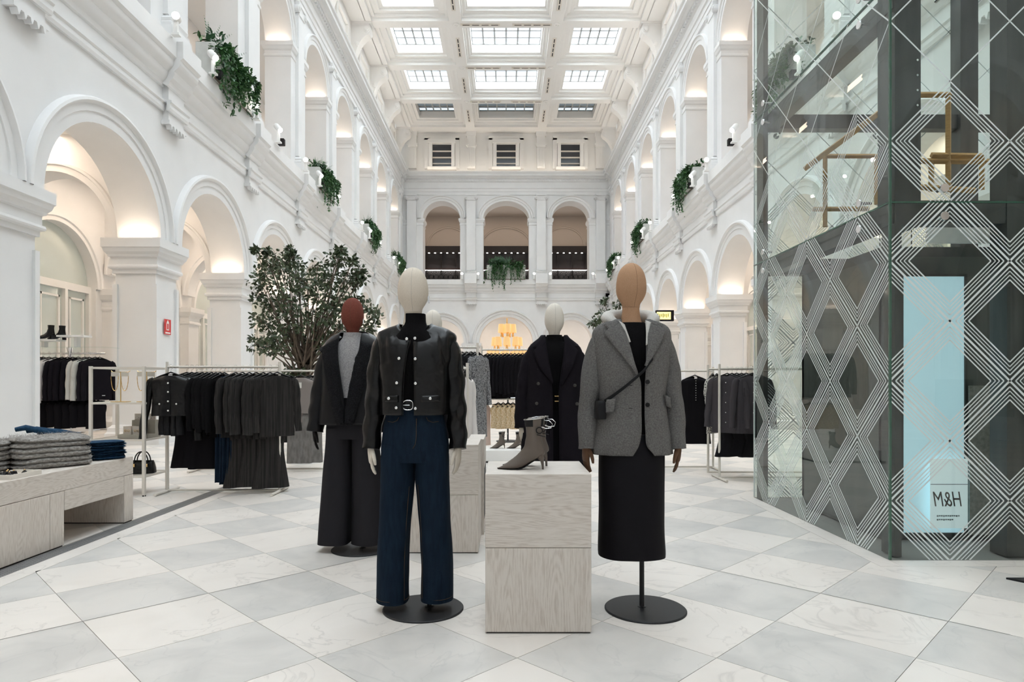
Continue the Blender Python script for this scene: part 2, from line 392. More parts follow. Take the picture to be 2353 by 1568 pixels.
# wide metal expansion joints through the centre of the grid
for sgn in (-1, 1):
    mb = MB(); w = .006; x0, x1 = (-3.1, 3.0) if sgn < 0 else (-3.1, 2.55)
    def ln(x): return GY - sgn * (x - GX)
    mb.add([(x0, ln(x0) - w, .0008), (x1, ln(x1) - w, .0008), (x1, ln(x1) + w, .0008), (x0, ln(x0) + w, .0008)], [(0, 1, 2, 3)])
    ob('expansion_joint', mb.mesh('expansion_joint', M['brass']), floor)
# border slabs
bw = MB().box(DX1 + .004, -3.158, 0, 2.1, -.02, 0).mesh('border_slab', M['mwhite'])
for i in range(-2, 4): ob('border_slab', bw, floor, (0, -.40 + i * 2.105, 0))
ob('border_slab', MB().box(LX0 - .152, LX0 - .002, LY0 - .15, LY0 + 1.2, -.02, 0).mesh('b', M['mwhite']), floor)
ob('border_slab', MB().box(LX0 - .152, LX0 - .002, LY0 + 1.204, LY1, -.02, 0).mesh('b', M['mwhite']), floor)
ob('border_slab', MB().box(LX0, LX0 + 1.3, LY0 - .152, LY0 - .002, -.02, 0).mesh('b', M['mwhite']), floor)
ob('border_slab', MB().box(LX0 + 1.304, LX1, LY0 - .152, LY0 - .002, -.02, 0).mesh('b', M['mwhite']), floor)
# drain
dr = tag(ob('floor_drain', None, None, (0, 0, 0)), 'long grey slotted drain channel in the floor beside the oak bench', 'drain')
mb = MB().box(DX0, DX1, -5, 8.0, -.03, -.012); ob('channel', mb.mesh('channel', M['drainhole']), dr)
mb = MB()
for y in [1.5 + .02 * i for i in range(325)]: mb.box(DX0 + .012, DX1 - .012, y, y + .011, -.012, 0)
for x in (DX0, DX0 + .03, DX0 + .06, DX0 + .09, DX1 - .012): mb.box(x, x + .012, -5, 8.0, -.012, .001)
tag(ob('grating', mb.mesh('grating', M['drain']), dr), kind='stuff')

# ================================================================== ARCHITECTURE KIT
def arch_panel(mb, hw, z0, z1, a, b, T_, n=24, zs=None):
    zs = z0 if zs is None else zs
    for x in (0, -T_):
        A = [(x, a * cos(pi - pi * i / n), zs + b * sin(pi * i / n)) for i in range(n + 1)]
        B = [(x, p[1], z1) for p in A]
        mb.add(A + B, [(i, i + 1, n + 2 + i, n + 1 + i) for i in range(n)])
        for s in (-1, 1): mb.add([(x, s * a, zs), (x, s * hw, zs), (x, s * hw, z1), (x, s * a, z1)], [(0, 1, 2, 3)])
        if zs > z0:
            for s in (-1, 1): mb.add([(x, s * a, z0), (x, s * hw, z0), (x, s * hw, zs), (x, s * a, zs)], [(0, 1, 2, 3)])
    A = [(0, a * cos(pi - pi * i / n), zs + b * sin(pi * i / n)) for i in range(n + 1)]
    if zs > z0: A = [(0, -a, z0)] + A + [(0, a, z0)]
    B = [(-T_, p[1], p[2]) for p in A]; k = len(A)
    mb.add(A + B, [(i, i + 1, k + i + 1, k + i) for i in range(k - 1)])
    for s in (-1, 1): mb.add([(0, s * a, z0), (0, s * hw, z0), (-T_, s * hw, z0), (-T_, s * a, z0)], [(0, 1, 2, 3)])
    return mb
def archivolt(mb, a, b, zs, prof, n=32):
    return mb.loft([[(x, (a + r) * cos(pi - pi * i / n), zs + (b + r) * sin(pi * i / n)) for r, x in prof] for i in range(n + 1)], close=False)

pl = M['plaster']; hw = SP / 2
kit = {}
kit['lower_wall'] = arch_panel(MB(), hw, 4.2, 7.0, 1.69, 1.6, .86).mesh('arcade_wall', pl, 30)
kit['lower_archivolt'] = archivolt(MB(), 1.69, 1.6, 4.2, [(0, 0), (0, .035), (.17, .035), (.18, .06), (.30, .06), (.315, .10), (.35, .13), (.395, .12), (.415, .08), (.425, 0)]).mesh('archivolt', pl, 35)
mb = MB().box(-.91, -.09, -.41, .41, 0, 3.6)
for sx in (-1, 1):
    for sy in (-1, 1): mb.box(-.5 + sx * .405 - .05, -.5 + sx * .405 + .05, sy * .405 - .05, sy * .405 + .05, .36, 3.28)
kit['pier'] = mb.mesh('pier', pl)
kit['pier_base'] = MB().sqprof([(.0, .40), (.03, .36), (.06, .34), (.07, .26), (.10, .22), (.10, 0)], -.5, 0, .455, .455).mesh('pier_base', pl)
kit['pier_cap'] = MB().sqprof([(0, 3.50), (.0, 3.58), (.05, 3.60), (.06, 3.63), (.05, 3.67), (.02, 3.68), (.02, 3.82), (.06, 3.84), (.07, 3.88), (.11, 3.93), (.13, 4.0), (.15, 4.02), (.15, 4.2)], -.5, 0, .455, .455).mesh('pier_capital', pl)
# string course and lower cornice
STR = [(0, 6.86), (.05, 6.86), (.07, 6.92), (.07, 7.0), (.10, 7.03), (.10, 7.07), (0, 7.08)]
COR = [(0, 7.0), (0.0, 7.36), (.04, 7.38), (.06, 7.46), (.13, 7.52), (.16, 7.60), (.16, 7.66), (.25, 7.74), (.28, 7.80), (.28, 7.88), (.34, 7.93), (.34, 8.27), (-.9, 8.27), (-.9, 8.0)]
kit['string'] = MB().extr(STR, -hw, hw).mesh('string_course', pl)
kit['cornice'] = MB().extr(COR, -hw, hw).mesh('cornice', pl, 35)
mb = MB().extr([(x + .13, z) if x > -.5 else (x, z) for x, z in COR[1:]], -.40, .40)
mb.extr([(x + .13, z) for x, z in STR], -.40, .40)
mb.box(0, .13, -.32, .32, 6.60, 7.5).box(0, .17, -.36, .36, 6.60, 6.68)
kit['corbel'] = mb.mesh('corbel', pl)
mb = MB()
for i in range(5):
    u = -.26 + i * .13
    mb.loft([[(.171, u - .035, 6.60), (.171, u + .035, 6.60), (.05, u + .035, 6.60), (.05, u - .035, 6.60)], [(.171, u - .008, 6.52), (.171, u + .008, 6.52), (.06, u + .008, 6.52), (.06, u - .008, 6.52)]], cap=True)
kit['guttae'] = mb.mesh('guttae', pl)
# upper storey
UA, UB, ZS = 1.36, 1.22, 12.5
kit['upper_wall'] = arch_panel(MB(), hw, ZS, 14.12, UA, UB, .86).mesh('upper_arcade_wall', pl, 30)
kit['upper_archivolt'] = archivolt(MB(), UA, UB, ZS, [(0, 0), (0, .04), (.14, .04), (.16, .07), (.27, .07), (.30, .12), (.34, .12), (.36, 0)]).mesh('upper_archivolt', pl, 35)
kit['upper_pier'] = MB().box(-.86, 0, -.765, .765, 8.2, 12.3).mesh('upper_pier', pl)
kit['upper_cap'] = MB().sqprof([(0, 12.02), (.03, 12.04), (.03, 12.10), (.01, 12.12), (.01, 12.22), (.05, 12.26), (.08, 12.34), (.10, 12.37), (.10, 12.5)], -.43, 0, .43, .765).mesh('upper_impost', pl)
mb = MB().box(0, .11, -.31, .31, 8.9, 13.7)
mb.sqprof([(.1, 8.27), (.1, 8.62), (.06, 8.64), (.07, 8.70), (.03, 8.74), (.05, 8.80), (.0, 8.86)], .05, 0, .11, .31)
kit['pilaster'] = mb.mesh('pilaster', pl)
mb = MB().box(-.0, .16, -.38, .38, 13.98, 14.1).box(0, .13, -.30, .30, 13.68, 13.98)
for s in (-1, 1):
    c = Vector((0, s * .33, 13.86))
    for r, t in ((.125, .15), (.085, .175), (.045, .19)):
        mb.loft([[(x, c.y + r * cos(2 * pi * k / 16), c.z + r * sin(2 * pi * k / 16)) for k in range(16)] for x in (0, t)], cap=True)
kit['ionic'] = mb.mesh('ionic_capital', pl)
ENT = [(.07, 14.1), (.07, 14.30), (.10, 14.32), (.10, 14.50), (.15, 14.54), (.15, 14.58), (.09, 14.60), (.09, 14.94), (.13, 14.97), (.16, 15.0), (.16, 15.14), (.26, 15.17), (.32, 15.26), (.46, 15.30), (.46, 15.44), (.52, 15.50), (.54, 15.58), (-.5, 15.58), (-.5, 14.1)]
kit['ent'] = MB().extr(ENT, -hw, hw, closed=True).mesh('entablature', pl)
kit['attic'] = MB().box(-.6, -.3, -hw, hw, 15.5, ZC + .1).mesh('attic_wall', M['ceiling'])
mb = MB()
for s in (-1, 1): mb.box(-.3, -.2, s * .95 - .12, s * .95 + .12, 15.95, 17.9)
mb.box(-.3, -.18, -1.15, 1.15, 17.78, 18.0).box(-.3, -.2, -.95, .95, 15.95, 16.1)
kit['attic_frame'] = mb.mesh('attic_frame', M['ceiling'])
prof = [(-.3, 16.0), (-.22, 16.0), (-.14, 16.25), (-.16, 16.6), (-.10, 17.0), (.02, 17.35), (.18, 17.62), (.36, 17.80), (.52, 17.90), (.62, 18.05), (.62, 18.25), (.55, 18.4), (.40, ZC), (-.3, ZC)]
mb = MB().extr(prof, -.27, .27, closed=True)
for (cx, cz, r) in ((.44, 18.14, .16), (-.02, 17.45, .11), (-.13, 16.3, .09)):
    for s in (-1, 1):
        mb.loft([[(cx + rr * cos(2 * pi * k / 14), s * t, cz + rr * sin(2 * pi * k / 14)) for k in range(14)] for rr, t in ((r, .27), (r, .30), (r * .6, .31), (r * .55, .33), (r * .2, .335))], cap=True)
mb.box(-.3, .66, -.31, .31, 18.40, ZC)
kit['scroll'] = mb.mesh('scroll_bracket', M['ceiling'], 40)
# aisle pieces
kit['trans'] = arch_panel(MB(), 1.5, 4.2, 6.42, 1.28, 1.45, .5).mesh('transverse_arch', pl, 30)
kit['trans_volt'] = archivolt(MB(), 1.28, 1.45, 4.2, [(0, 0), (0, .04), (.12, .04), (.14, .08), (.19, .08), (.2, 0)]).mesh('transverse_archivolt', pl, 35)
kit['out_wall'] = arch_panel(MB(), hw, 0.35, 6.45, 1.5, 1.45, .3, zs=3.75).mesh('aisle_outer_wall', pl, 30)
kit['out_volt'] = archivolt(MB(), 1.5, 1.45, 3.75, [(0, 0), (0, .05), (.10, .05), (.12, .09), (.2, .09), (.22, 0)]).mesh('aisle_archivolt', pl, 35)
kit['out_pil'] = MB().box(0, .28, -.36, .36, 0, 3.3).sqprof([(.12, 0), (.12, .2), (.04, .3), (.0, .34)], .14, 0, .14, .36).sqprof([(0, 3.2), (.05, 3.24), (.05, 3.3), (.02, 3.32), (.02, 3.45), (.08, 3.5), (.14, 3.62), (.14, 3.78)], .14, 0, .14, .36).mesh('aisle_pilaster', pl)
kit['out_base'] = MB().box(-.3, .02, -hw, hw, 0, .36).mesh('aisle_plinth', pl)
kit['win_glass'] = MB().add([(-.22, -1.5, .35), (-.22, 1.5, .35)] + [(-.22, 1.5 * cos(pi * i / 20), 3.75 + 1.45 * sin(pi * i / 20)) for i in range(21)], [tuple(range(23))]).mesh('window_pane', M['wall_glass'])
mb = MB().box(-.22, -.12, -1.5, 1.5, 3.62, 3.80).box(-.22, -.10, -1.5, 1.5, .35, .5)
for u in (-1.45, -.52, .52, 1.45): mb.box(-.22, -.12, u - .05, u + .05, .5, 3.62)
for u0, u1 in ((-1.35, -.62), (-.42, .42), (.62, 1.35)):
    mb.box(-.22, -.17, u0 + .08, u0 + .13, .7, 3.45).box(-.22, -.17, u1 - .13, u1 - .08, .7, 3.45).box(-.22, -.17, u0 + .08, u1 - .08, 3.40, 3.45)
kit['win_frame'] = mb.mesh('window_frame', M['white_paint'])
kit['strip'] = MB().box(-.78, -.08, -.012, .012, 0, .015).mesh('uplight_strip', M['led'])
kit['downlight'] = MB().lathe([(.09, 0), (.13, 0), (.13, -.015), (.09, -.02)], n=20, cap=False).mesh('downlight_trim', M['white_paint'])

def side_wall(nm, sx, side):
    w = struct(nm, 'tall white two-storey arcade wall on the %s of the hall' % side, 'wall', (sx * XW, 0, 0), 0 if sx < 0 else pi)
    u_of = (lambda y: y) if sx < 0 else (lambda y: -y)
    for k, yp in enumerate(PIERS):
        kk = k - 4; u = u_of(yp); um = u_of(yp - hw)
        vis = kk >= -1
        pr = ob('pier', kit['pier'], w, (0, u, 0)); ob('pier_base', kit['pier_base'], pr); ob('pier_capital', kit['pier_cap'], pr)
        ob('arcade_wall', kit['lower_wall'], w, (0, um, 0)); ob('archivolt', kit['lower_archivolt'], w, (0, um, 0))
        ob('string_course', kit['string'], w, (0, um, 0)); ob('cornice', kit['cornice'], w, (0, um, 0))
        cb = ob('corbel', kit['corbel'], w, (0, u, 0)); ob('guttae', kit['guttae'], cb)
        up = ob('upper_pier', kit['upper_pier'], w, (0, u, 0)); ob('impost', kit['upper_cap'], up)
        pi_ = ob('pilaster', kit['pilaster'], w, (0, u, 0)); ob('ionic_capital', kit['ionic'], pi_)
        ob('upper_arcade_wall', kit['upper_wall'], w, (0, um, 0)); ob('upper_archivolt', kit['upper_archivolt'], w, (0, um, 0))
        ob('entablature', kit['ent'], w, (0, um, 0)); ob('attic_wall', kit['attic'], w, (0, um, 0))
        # aisle behind
        tr = ob('transverse_arch', kit['trans'], w, (-2.35, u - .25, 0), -pi / 2); ob('transverse_archivolt', kit['trans_volt'], tr)
        ob('aisle_outer_wall', kit['out_wall'], w, (-3.85, um, 0)); ob('aisle_archivolt', kit['out_volt'], w, (-3.85, um, 0))
        ob('aisle_pilaster', kit['out_pil'], w, (-3.85, u, 0)); ob('aisle_plinth', kit['out_base'], w, (-3.85, um, 0))
        wn = ob('window_pane', kit['win_glass'], w, (-3.85, um, 0)); ob('window_frame', kit['win_frame'], wn)
        X = lambda x: sx * (XW - x) if False else (sx * (XW) + (x if sx < 0 else -x))
        if kk >= -2:
            # lamps: aisle downlights and strips on the capitals
            for dx in (-1.6, -3.1):
                ob('downlight_trim', kit['downlight'], w, (dx, um, 6.42))
            pass
        if kk >= 0:
            for zc, off in ((4.2, .53), (12.5, .82)):
                st = ob('uplight_strip', kit['strip'], w, (0, u + (off if sx > 0 else -off), zc))
                area('capital_uplight', (X(-.43), yp - off, zc + .03), (pi, 0, 0), .66, .05, 26.0 if zc < 5 else 22.0, WARM)
    Xs = lambda x: sx * XW + (x if sx < 0 else -x)
    area('aisle_light_line', (Xs(-2.35), 23, 6.38), (0, 0, 0), .35, 50, 13.0, WARM)
    area('gallery_light_line', (Xs(-2.2), 28, 13.96), (0, 0, 0), .3, 36, 6.0, WARM)
    area('cornice_uplight', (Xs(.25), 18, 15.62), (pi, 0, 0), .12, 52, 9.0, (1.0, .90, .78))
    ob('cornice_led', MB().box(.19, .31, *sorted((u_of(-8), u_of(44))), 15.58, 15.61).mesh('cornice_led', M['white_paint']), w)
    ys = [CROWS[i] for i in range(0, 14)]
    for i, y in enumerate(ys):
        ob('scroll_bracket', kit['scroll'], w, (0, u_of(y), 0))
        if i: ob('attic_frame', kit['attic_frame'], w, (0, u_of((ys[i] + ys[i - 1]) / 2), 0))
    y0, y1 = PIERS[0] - SP, PIERS[-1] + SP * .4
    a, b = sorted((u_of(y0), u_of(y1)))
    mb = MB()
    n = int((b - a) / .2)
    for i in range(n): mb.box(.14, .235, a + i * .2, a + i * .2 + .11, 15.02, 15.13)
    tag(ob('dentils', mb.mesh('dentils', pl), w), kind='stuff')
    # end piece between last pier and the back wall
    e0, e1 = sorted((u_of(PIERS[-1] + .3), u_of(DB + .2)))
    ob('end_wall', MB().box(-.9, 0, e0, e1, 0, 15.6).mesh('end_wall', pl), w)
    ob('entablature', MB().extr(ENT, e0 - (1 if sx > 0 else 0) * 0, e1, closed=True).mesh('ent_end', pl), w)
    ob('cornice', MB().extr(COR, e0, e1).mesh('cornice_end', pl), w)
    ob('attic_wall', MB().box(-.6, -.3, e0, e1, 15.5, ZC + .1).mesh('attic_end', M['ceiling']), w)
    a2, b2 = sorted((u_of(-12), u_of(51)))
    ob('aisle_ceiling', MB().box(-4.2, -.5, a2, b2, 6.42, 6.6).mesh('aisle_ceiling', M['ceiling']), w)
    ob('gallery_floor', MB().box(-4.2, -.8, a2, b2, 8.0, 8.2).mesh('gallery_floor', pl), w)
    ob('gallery_wall', MB().box(-4.2, -4.0, a2, b2, 6.4, 15).mesh('gallery_wall', pl), w)
    ob('gallery_ceiling', MB().box(-4.2, -.5, a2, b2, 14.02, 14.2).mesh('gallery_ceiling', M['ceiling']), w)
    ob('lower_backing', MB().box(-4.4, -4.2, a2, b2, 0, 6.6).mesh('backing', pl), w)
    return w
wl = side_wall('wall_left', -1, 'left'); wr = side_wall('wall_right', 1, 'right')
# thin dark slot in the aisle ceiling, first bay on the left
ob('ceiling_slot', MB().box(-2.6, -2.55, 11.5, 14.0, 6.40, 6.425).mesh('slot', M['blackbox']), wl)

# ------------------------------------------------------------------ back wall (local x = towards camera)
wb = struct('wall_back', 'white far end wall with three arches on each storey and attic windows', 'wall', (0, DB, 0), -pi / 2)
# local y -> world -x*(-1): rot -90: local (x,y) -> world (y, -x)
BAYS = [(-4.43, 2.03, 1.27), (0, 2.4, 1.57), (4.43, 2.03, 1.27)]
for (cy, hwb, ua) in BAYS:
    la = 1.84 if cy == 0 else 1.5
    ob('arcade_wall', arch_panel(MB(), hwb, 3.95, 7.0, la, 1.8 if cy == 0 else 1.6, 1.0).mesh('back_arcade', pl, 30), wb, (0, cy, 0))
    ob('archivolt', archivolt(MB(), la, 1.8 if cy == 0 else 1.6, 3.95, [(0, 0), (0, .07), (.2, .07), (.22, .13), (.38, .13), (.40, .22), (.46, .24), (.5, .17), (.51, 0)]).mesh('back_archivolt', pl, 35), wb, (0, cy, 0))
    ob('upper_arcade_wall', arch_panel(MB(), hwb, ZS, 14.12, ua, 1.18, 1.2).mesh('back_upper', pl, 30), wb, (0, cy, 0))
    ob('upper_archivolt', archivolt(MB(), ua, 1.18, ZS, [(0, 0), (0, .08), (.14, .08), (.16, .14), (.28, .14), (.32, .24), (.38, .24), (.4, 0)]).mesh('back_uvolt', pl, 35), wb, (0, cy, 0))
    # attic window
    wn = ob('attic_window', MB().box(-.40, -.38, cy - .66, cy + .66, 16.1, 17.7).mesh('attic_glass', M['dark_glass']), wb)
    mb = MB()
    for s in (-1, 1): mb.box(-.4, -.1, cy + s * .78 - .12, cy + s * .78 + .12, 16.0, 17.85).box(-.4, -.2, cy + s * 1.06 - .14, cy + s * 1.06 + .14, 16.0, 18.1)
    mb.box(-.4, -.02, cy - .95, cy + .95, 17.72, 17.98).box(-.4, -.2, cy - 1.2, cy + 1.2, 17.98, 18.25).box(-.4, -.05, cy - 1.0, cy + 1.0, 15.9, 16.1)
    ob('window_surround', mb.mesh('surround', M['ceiling']), wn)
    for z in (16.38, 16.80, 17.24):
        ob('window_rail', MB().box(-.39, -.33, cy - .66, cy + .66, z - .045, z + .045).mesh('rail', M['cream']), wn)
for y in (-6.46, -2.4, 2.4, 6.46):
    big = abs(y) < 3
    x0_, x1_ = (-.76, .76) if True else (0, 0)
    if big: lo, hi = (y - .56, y + .9) if y < 0 else (y - .9, y + .56); lo, hi = y - .58 - .0, y + .58
    ends = {-6.46: (-7.2, -5.70), -2.4: (-3.16, -1.57), 2.4: (1.57, 3.16), 6.46: (5.70, 7.2)}[y]
    lend = {-6.46: (-7.2, -5.93), -2.4: (-2.93, -1.84), 2.4: (1.84, 2.93), 6.46: (5.93, 7.2)}[y]
    up = ob('upper_pier', MB().box(-1.2, 0, ends[0], ends[1], 8.2, 12.3).mesh('bup', pl), wb)
    cc, hh = (ends[0] + ends[1]) / 2, (ends[1] - ends[0]) / 2
    ob('impost', MB().sqprof([(0, 12.02), (.03, 12.04), (.03, 12.10), (.01, 12.12), (.01, 12.22), (.05, 12.26), (.08, 12.34), (.10, 12.37), (.10, 12.5)], -.6, cc, .6, hh).mesh('bimp', pl), up)
    p_ = ob('pilaster', kit['pilaster'], wb, (0, y, 0), scale=(2.6, 1, 1)); ob('ionic_capital', kit['ionic'], p_)
    cc, hh = (lend[0] + lend[1]) / 2, (lend[1] - lend[0]) / 2
    pr = ob('pier', MB().box(-1, 0, lend[0], lend[1], 0, 3.4).mesh('bpier', pl), wb)
    ob('pier_capital', MB().sqprof([(0, 3.3), (.05, 3.36), (.06, 3.42), (.02, 3.45), (.02, 3.58), (.07, 3.62), (.12, 3.72), (.15, 3.78), (.15, 3.95)], -.5, cc, .5, hh).mesh('bcap', pl), pr)
    cb = ob('corbel', kit['corbel'], wb, (0, y, 0), scale=(1.9, 1, 1)); ob('guttae', kit['guttae'], cb)
    # attic pilaster with scroll head
    mb = MB().box(-.4, -.12, y - .27, y + .27, 16.0, 18.4).box(-.4, -.02, y - .34, y + .34, 18.2, ZC)
    for s in (-1, 1): mb.loft([[(x, y + s * .27 + .1 * cos(2 * pi * k / 12), 17.62 + .1 * sin(2 * pi * k / 12)) for k in range(12)] for x in (-.3, -.02)], cap=True)
    mb.box(-.3, -.05, y - .3, y + .3, 17.45, 18.2)
    for i in range(4): mb.box(-.12, -.09, y - .22 + i * .125, y - .16 + i * .125, 16.1, 17.4)
    ob('attic_pilaster', mb.mesh('attic_pilaster', M['ceiling']), wb)
for s in (-1, 1):
    a_, b_ = sorted((s * 6.44, s * 7.2))
    ob('corner_wall', MB().box(-1.0, 0, a_, b_, 3.9, 7.4).box(-1.2, 0, a_, b_, 12.2, 14.2).mesh('corner_wall', pl), wb)
ob('string_course', MB().extr(STR, -7.1, 7.1).mesh('bstr', pl), wb)
ob('cornice', MB().extr(COR, -7.1, 7.1).mesh('bcor', pl, 35), wb)
ob('entablature', MB().extr(ENT, -7.1, 7.1, closed=True).mesh('bent', pl), wb)
ob('attic_wall', MB().box(-.6, -.4, -7.4, 7.4, 15.5, ZC + .1).mesh('batt', M['ceiling']), wb)
mb = MB()
for i in range(70): mb.box(.14, .235, -7 + i * .2, -7 + i * .2 + .11, 15.02, 15.13)
tag(ob('dentils', mb.mesh('bdent', pl), wb), kind='stuff')
# rear rooms behind the far wall
ob('rear_wall', MB().box(-9.2, -9, -11, 11, 0, 8).mesh('rw', pl), wb)
ob('rear_ceiling', MB().box(-9.2, -.9, -11, 11, 6.6, 6.8).mesh('rc', M['ceiling']), wb)
ob('rear_gallery_floor', MB().box(-9.2, -.9, -11, 11, 8.0, 8.2).mesh('rgf', pl), wb)
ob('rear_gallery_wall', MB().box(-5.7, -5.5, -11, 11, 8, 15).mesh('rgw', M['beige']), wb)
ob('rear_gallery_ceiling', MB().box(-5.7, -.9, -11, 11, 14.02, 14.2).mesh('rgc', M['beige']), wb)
for (cy, hwb, ua) in BAYS:
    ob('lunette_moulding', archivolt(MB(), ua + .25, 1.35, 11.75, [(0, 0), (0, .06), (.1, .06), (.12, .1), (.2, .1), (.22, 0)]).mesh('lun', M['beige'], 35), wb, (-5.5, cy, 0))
area('rear_room_light', (0, DB + 4.5, 6.5), (0, 0, 0), 16, 5, 1.3, WARM)
area('cornice_uplight', (0, DB - .25, 15.62), (pi, 0, 0), 12, .12, 9.0, (1.0, .86, .70))
area('rear_gallery_light', (0, DB + 3.0, 13.9), (0, 0, 0), 16, 1.5, 1.6, WARM)
# wall behind the camera
struct('wall_front', 'plain white end wall behind the viewer', 'wall', me=MB().box(-11, 11, -9.2, -9, 0, 19).mesh('wf', pl))

# ------------------------------------------------------------------ ceiling
ce = struct('ceiling', 'white coffered ceiling with three columns of glazed skylights', 'ceiling')
kc = {}
for (cx, w_, ow) in CCELL:
    hx, hy = w_ / 2, 2.16; ox, oy = ow / 2, 1.36
    def rr(fx, z): 
        a, b = lerp(hx - .30, ox, fx), lerp(hy - .30, oy, fx)
        return [(-a, -b, z), (a, -b, z), (a, b, z), (-a, b, z)]
    rings = [[(-hx, -hy, ZC), (hx, -hy, ZC), (hx, hy, ZC), (-hx, hy, ZC)], rr(0, ZC), rr(0, ZC + .16), rr(.08, ZC + .18), rr(.25, ZC + .18), rr(.27, ZC + .28), rr(.45, ZC + .30), rr(.70, ZC + .30), rr(.72, ZC + .40), rr(.85, ZC + .42), rr(1, ZC + .42), rr(1, ZC + .9)]
    kc[cx] = MB().loft(rings).mesh('coffer', M['ceiling'])
bars = {}
for (cx, w_, ow) in CCELL:
    nxp = 6 if cx == 0 else 5
    mb = MB()
    for i in range(nxp + 1): 
        x = -ow / 2 + ow * i / nxp; mb.box(x - .04, x + .04, -1.36, 1.36, ZC + .86, ZC + .94)
    for j in range(5):
        y = -1.36 + 2.72 * j / 4; mb.box(-ow / 2, ow / 2, y - .04, y + .04, ZC + .86, ZC + .94)
    bars[cx] = mb.mesh('glazing_bars', mat('grey_glazing_bar', (.34, .35, .35), .5))
panes = {0.0: MB().box(-.29, .29, -.33, .33, 0, .01).mesh('pane', M['skyglass']), 1: MB().box(-.23, .23, -.33, .33, 0, .01).mesh('pane', M['skyglass'])}
ros = MB().lathe([(.16, 0), (.16, -.03), (.12, -.05), (.10, -.03), (.05, -.03), (.03, -.06), (0.001, -.06)], n=18).mesh('rosette', M['ceiling'])
gril = MB().box(-.09, .09, -.95, .95, -.03, 0).mesh('air_grille', M['cream'])
slit = MB().box(-.025, .025, -.17, .17, -.034, -.02).mesh('slit', M['blackbox'])
for i in range(13):
    y0, y1 = CROWS[i + 1], CROWS[i]; yc = (y0 + y1) / 2
    for (cx, w_, ow) in CCELL:
        cf = ob('coffer', kc[cx], ce, (cx, yc, 0))
        ob('glazing_bars', bars[cx], cf)
        nxp = 6 if cx == 0 else 5
        if i in (0, 1, 2, 3):
            for a in range(nxp):
                for b in range(4):
                    ob('pane', panes[0.0 if cx == 0 else 1], cf, (-ow / 2 + ow * (a + .5) / nxp, -1.36 + 2.72 * (b + .5) / 4, ZC + .89))
        else:
            ob('pane', MB().box(-ow / 2, ow / 2, -1.36, 1.36, ZC + .89, ZC + .90).mesh('pane_sheet', M['skyglass']), cf)
        if i == 0:
            ob('roof_deck', MB().box(-ow / 2 - .6, ow / 2 + .6, -1.9, 1.9, ZC + 1.3, ZC + 1.4).mesh('deck', M['steel']), cf)
            ob('roof_strut', MB().tube([(-ow / 2, -1.2, ZC + .95), (ow / 2 * .2, .6, ZC + 1.2)], .06, 6).mesh('strut', M['cream']), cf)
    if i < 5:
        for x in (-6.7, -2.43, 2.43, 6.7): ob('rosette', ros, ce, (x, y0, ZC))
        for x in (-2.43, 2.43):
            g = ob('air_grille', gril, ce, (x, yc, ZC))
            for q in range(4): ob('slit', slit, g, (0, -.7 + q * .46, 0))
        for x in (-1.25, 1.25):
            g = ob('air_grille', gril, ce, (x, y0, ZC), pi / 2)
            for q in range(4): ob('slit', slit, g, (0, -.7 + q * .46, 0))
for s in (-1, 1): ob('ceiling_edge', MB().box(s * 7.05 - .35, s * 7.05 + .35, -12, 45.2, ZC, ZC + .1).mesh('edge', M['ceiling']), ce)
ob('ceiling_edge', MB().box(-7, 7, CROWS[0], 45.2, ZC, ZC + .1).mesh('edge', M['ceiling']), ce)
# plenum above the coffers keeps daylight to the glazed openings
# ================================================================== MANNEQUINS
PW = 2.6
class Form:
    """torso shape: rows (z, half width, half depth, centre y)"""
    def __init__(s, rows, p=PW): s.rows = rows; s.p = p
    def at(s, z): return interp(s.rows, z)
    def ring(s, z, off=0, n=56, t0=0, t1=2 * pi, closed=True):
        rx, ry, cy = s.at(z); rx += off; ry += off; out = []
        for k in range(n if closed else n + 1):
            t = t0 + (t1 - t0) * k / n; a, b = sin(t), -cos(t); e = 2 / s.p
            out.append(Vector((rx * math.copysign(abs(a) ** e, a), cy + ry * math.copysign(abs(b) ** e, b), z)))
        return out
    def front(s, x, z, off=0):
        rx, ry, cy = s.at(z); q = min(abs(x) / (rx + off), .995)
        return cy - (ry + off) * (1 - q ** s.p) ** (1 / s.p)
def patch(mb, fm, A, B, off, m=5, n=10, puff=0.0):
    """strip on the front of a form between polylines A and B given as (x,z)"""
    def res(pl):
        d = [0]
        for i in range(len(pl) - 1): d.append(d[-1] + math.dist(pl[i], pl[i + 1]))
        out = []
        for k in range(n + 1):
            t = d[-1] * k / n; i = 0
            while i < len(pl) - 2 and t > d[i + 1]: i += 1
            u = (t - d[i]) / max(d[i + 1] - d[i], 1e-9); out.append((lerp(pl[i][0], pl[i + 1][0], u), lerp(pl[i][1], pl[i + 1][1], u)))
        return out
    a, b = res(A), res(B); rows = []
    for i in range(n + 1):
        r = []
        for j in range(m + 1):
            x, z = lerp(a[i][0], b[i][0], j / m), lerp(a[i][1], b[i][1], j / m)
            r.append((x, fm.front(x, z, off + puff * sin(pi * j / m)), z))
        rows.append(r)
    return mb.loft(rows, close=False)
def solid(o, t=.005, off=1.0):
    md = o.modifiers.new('thickness', 'SOLIDIFY'); md.thickness = t; md.offset = off; return o
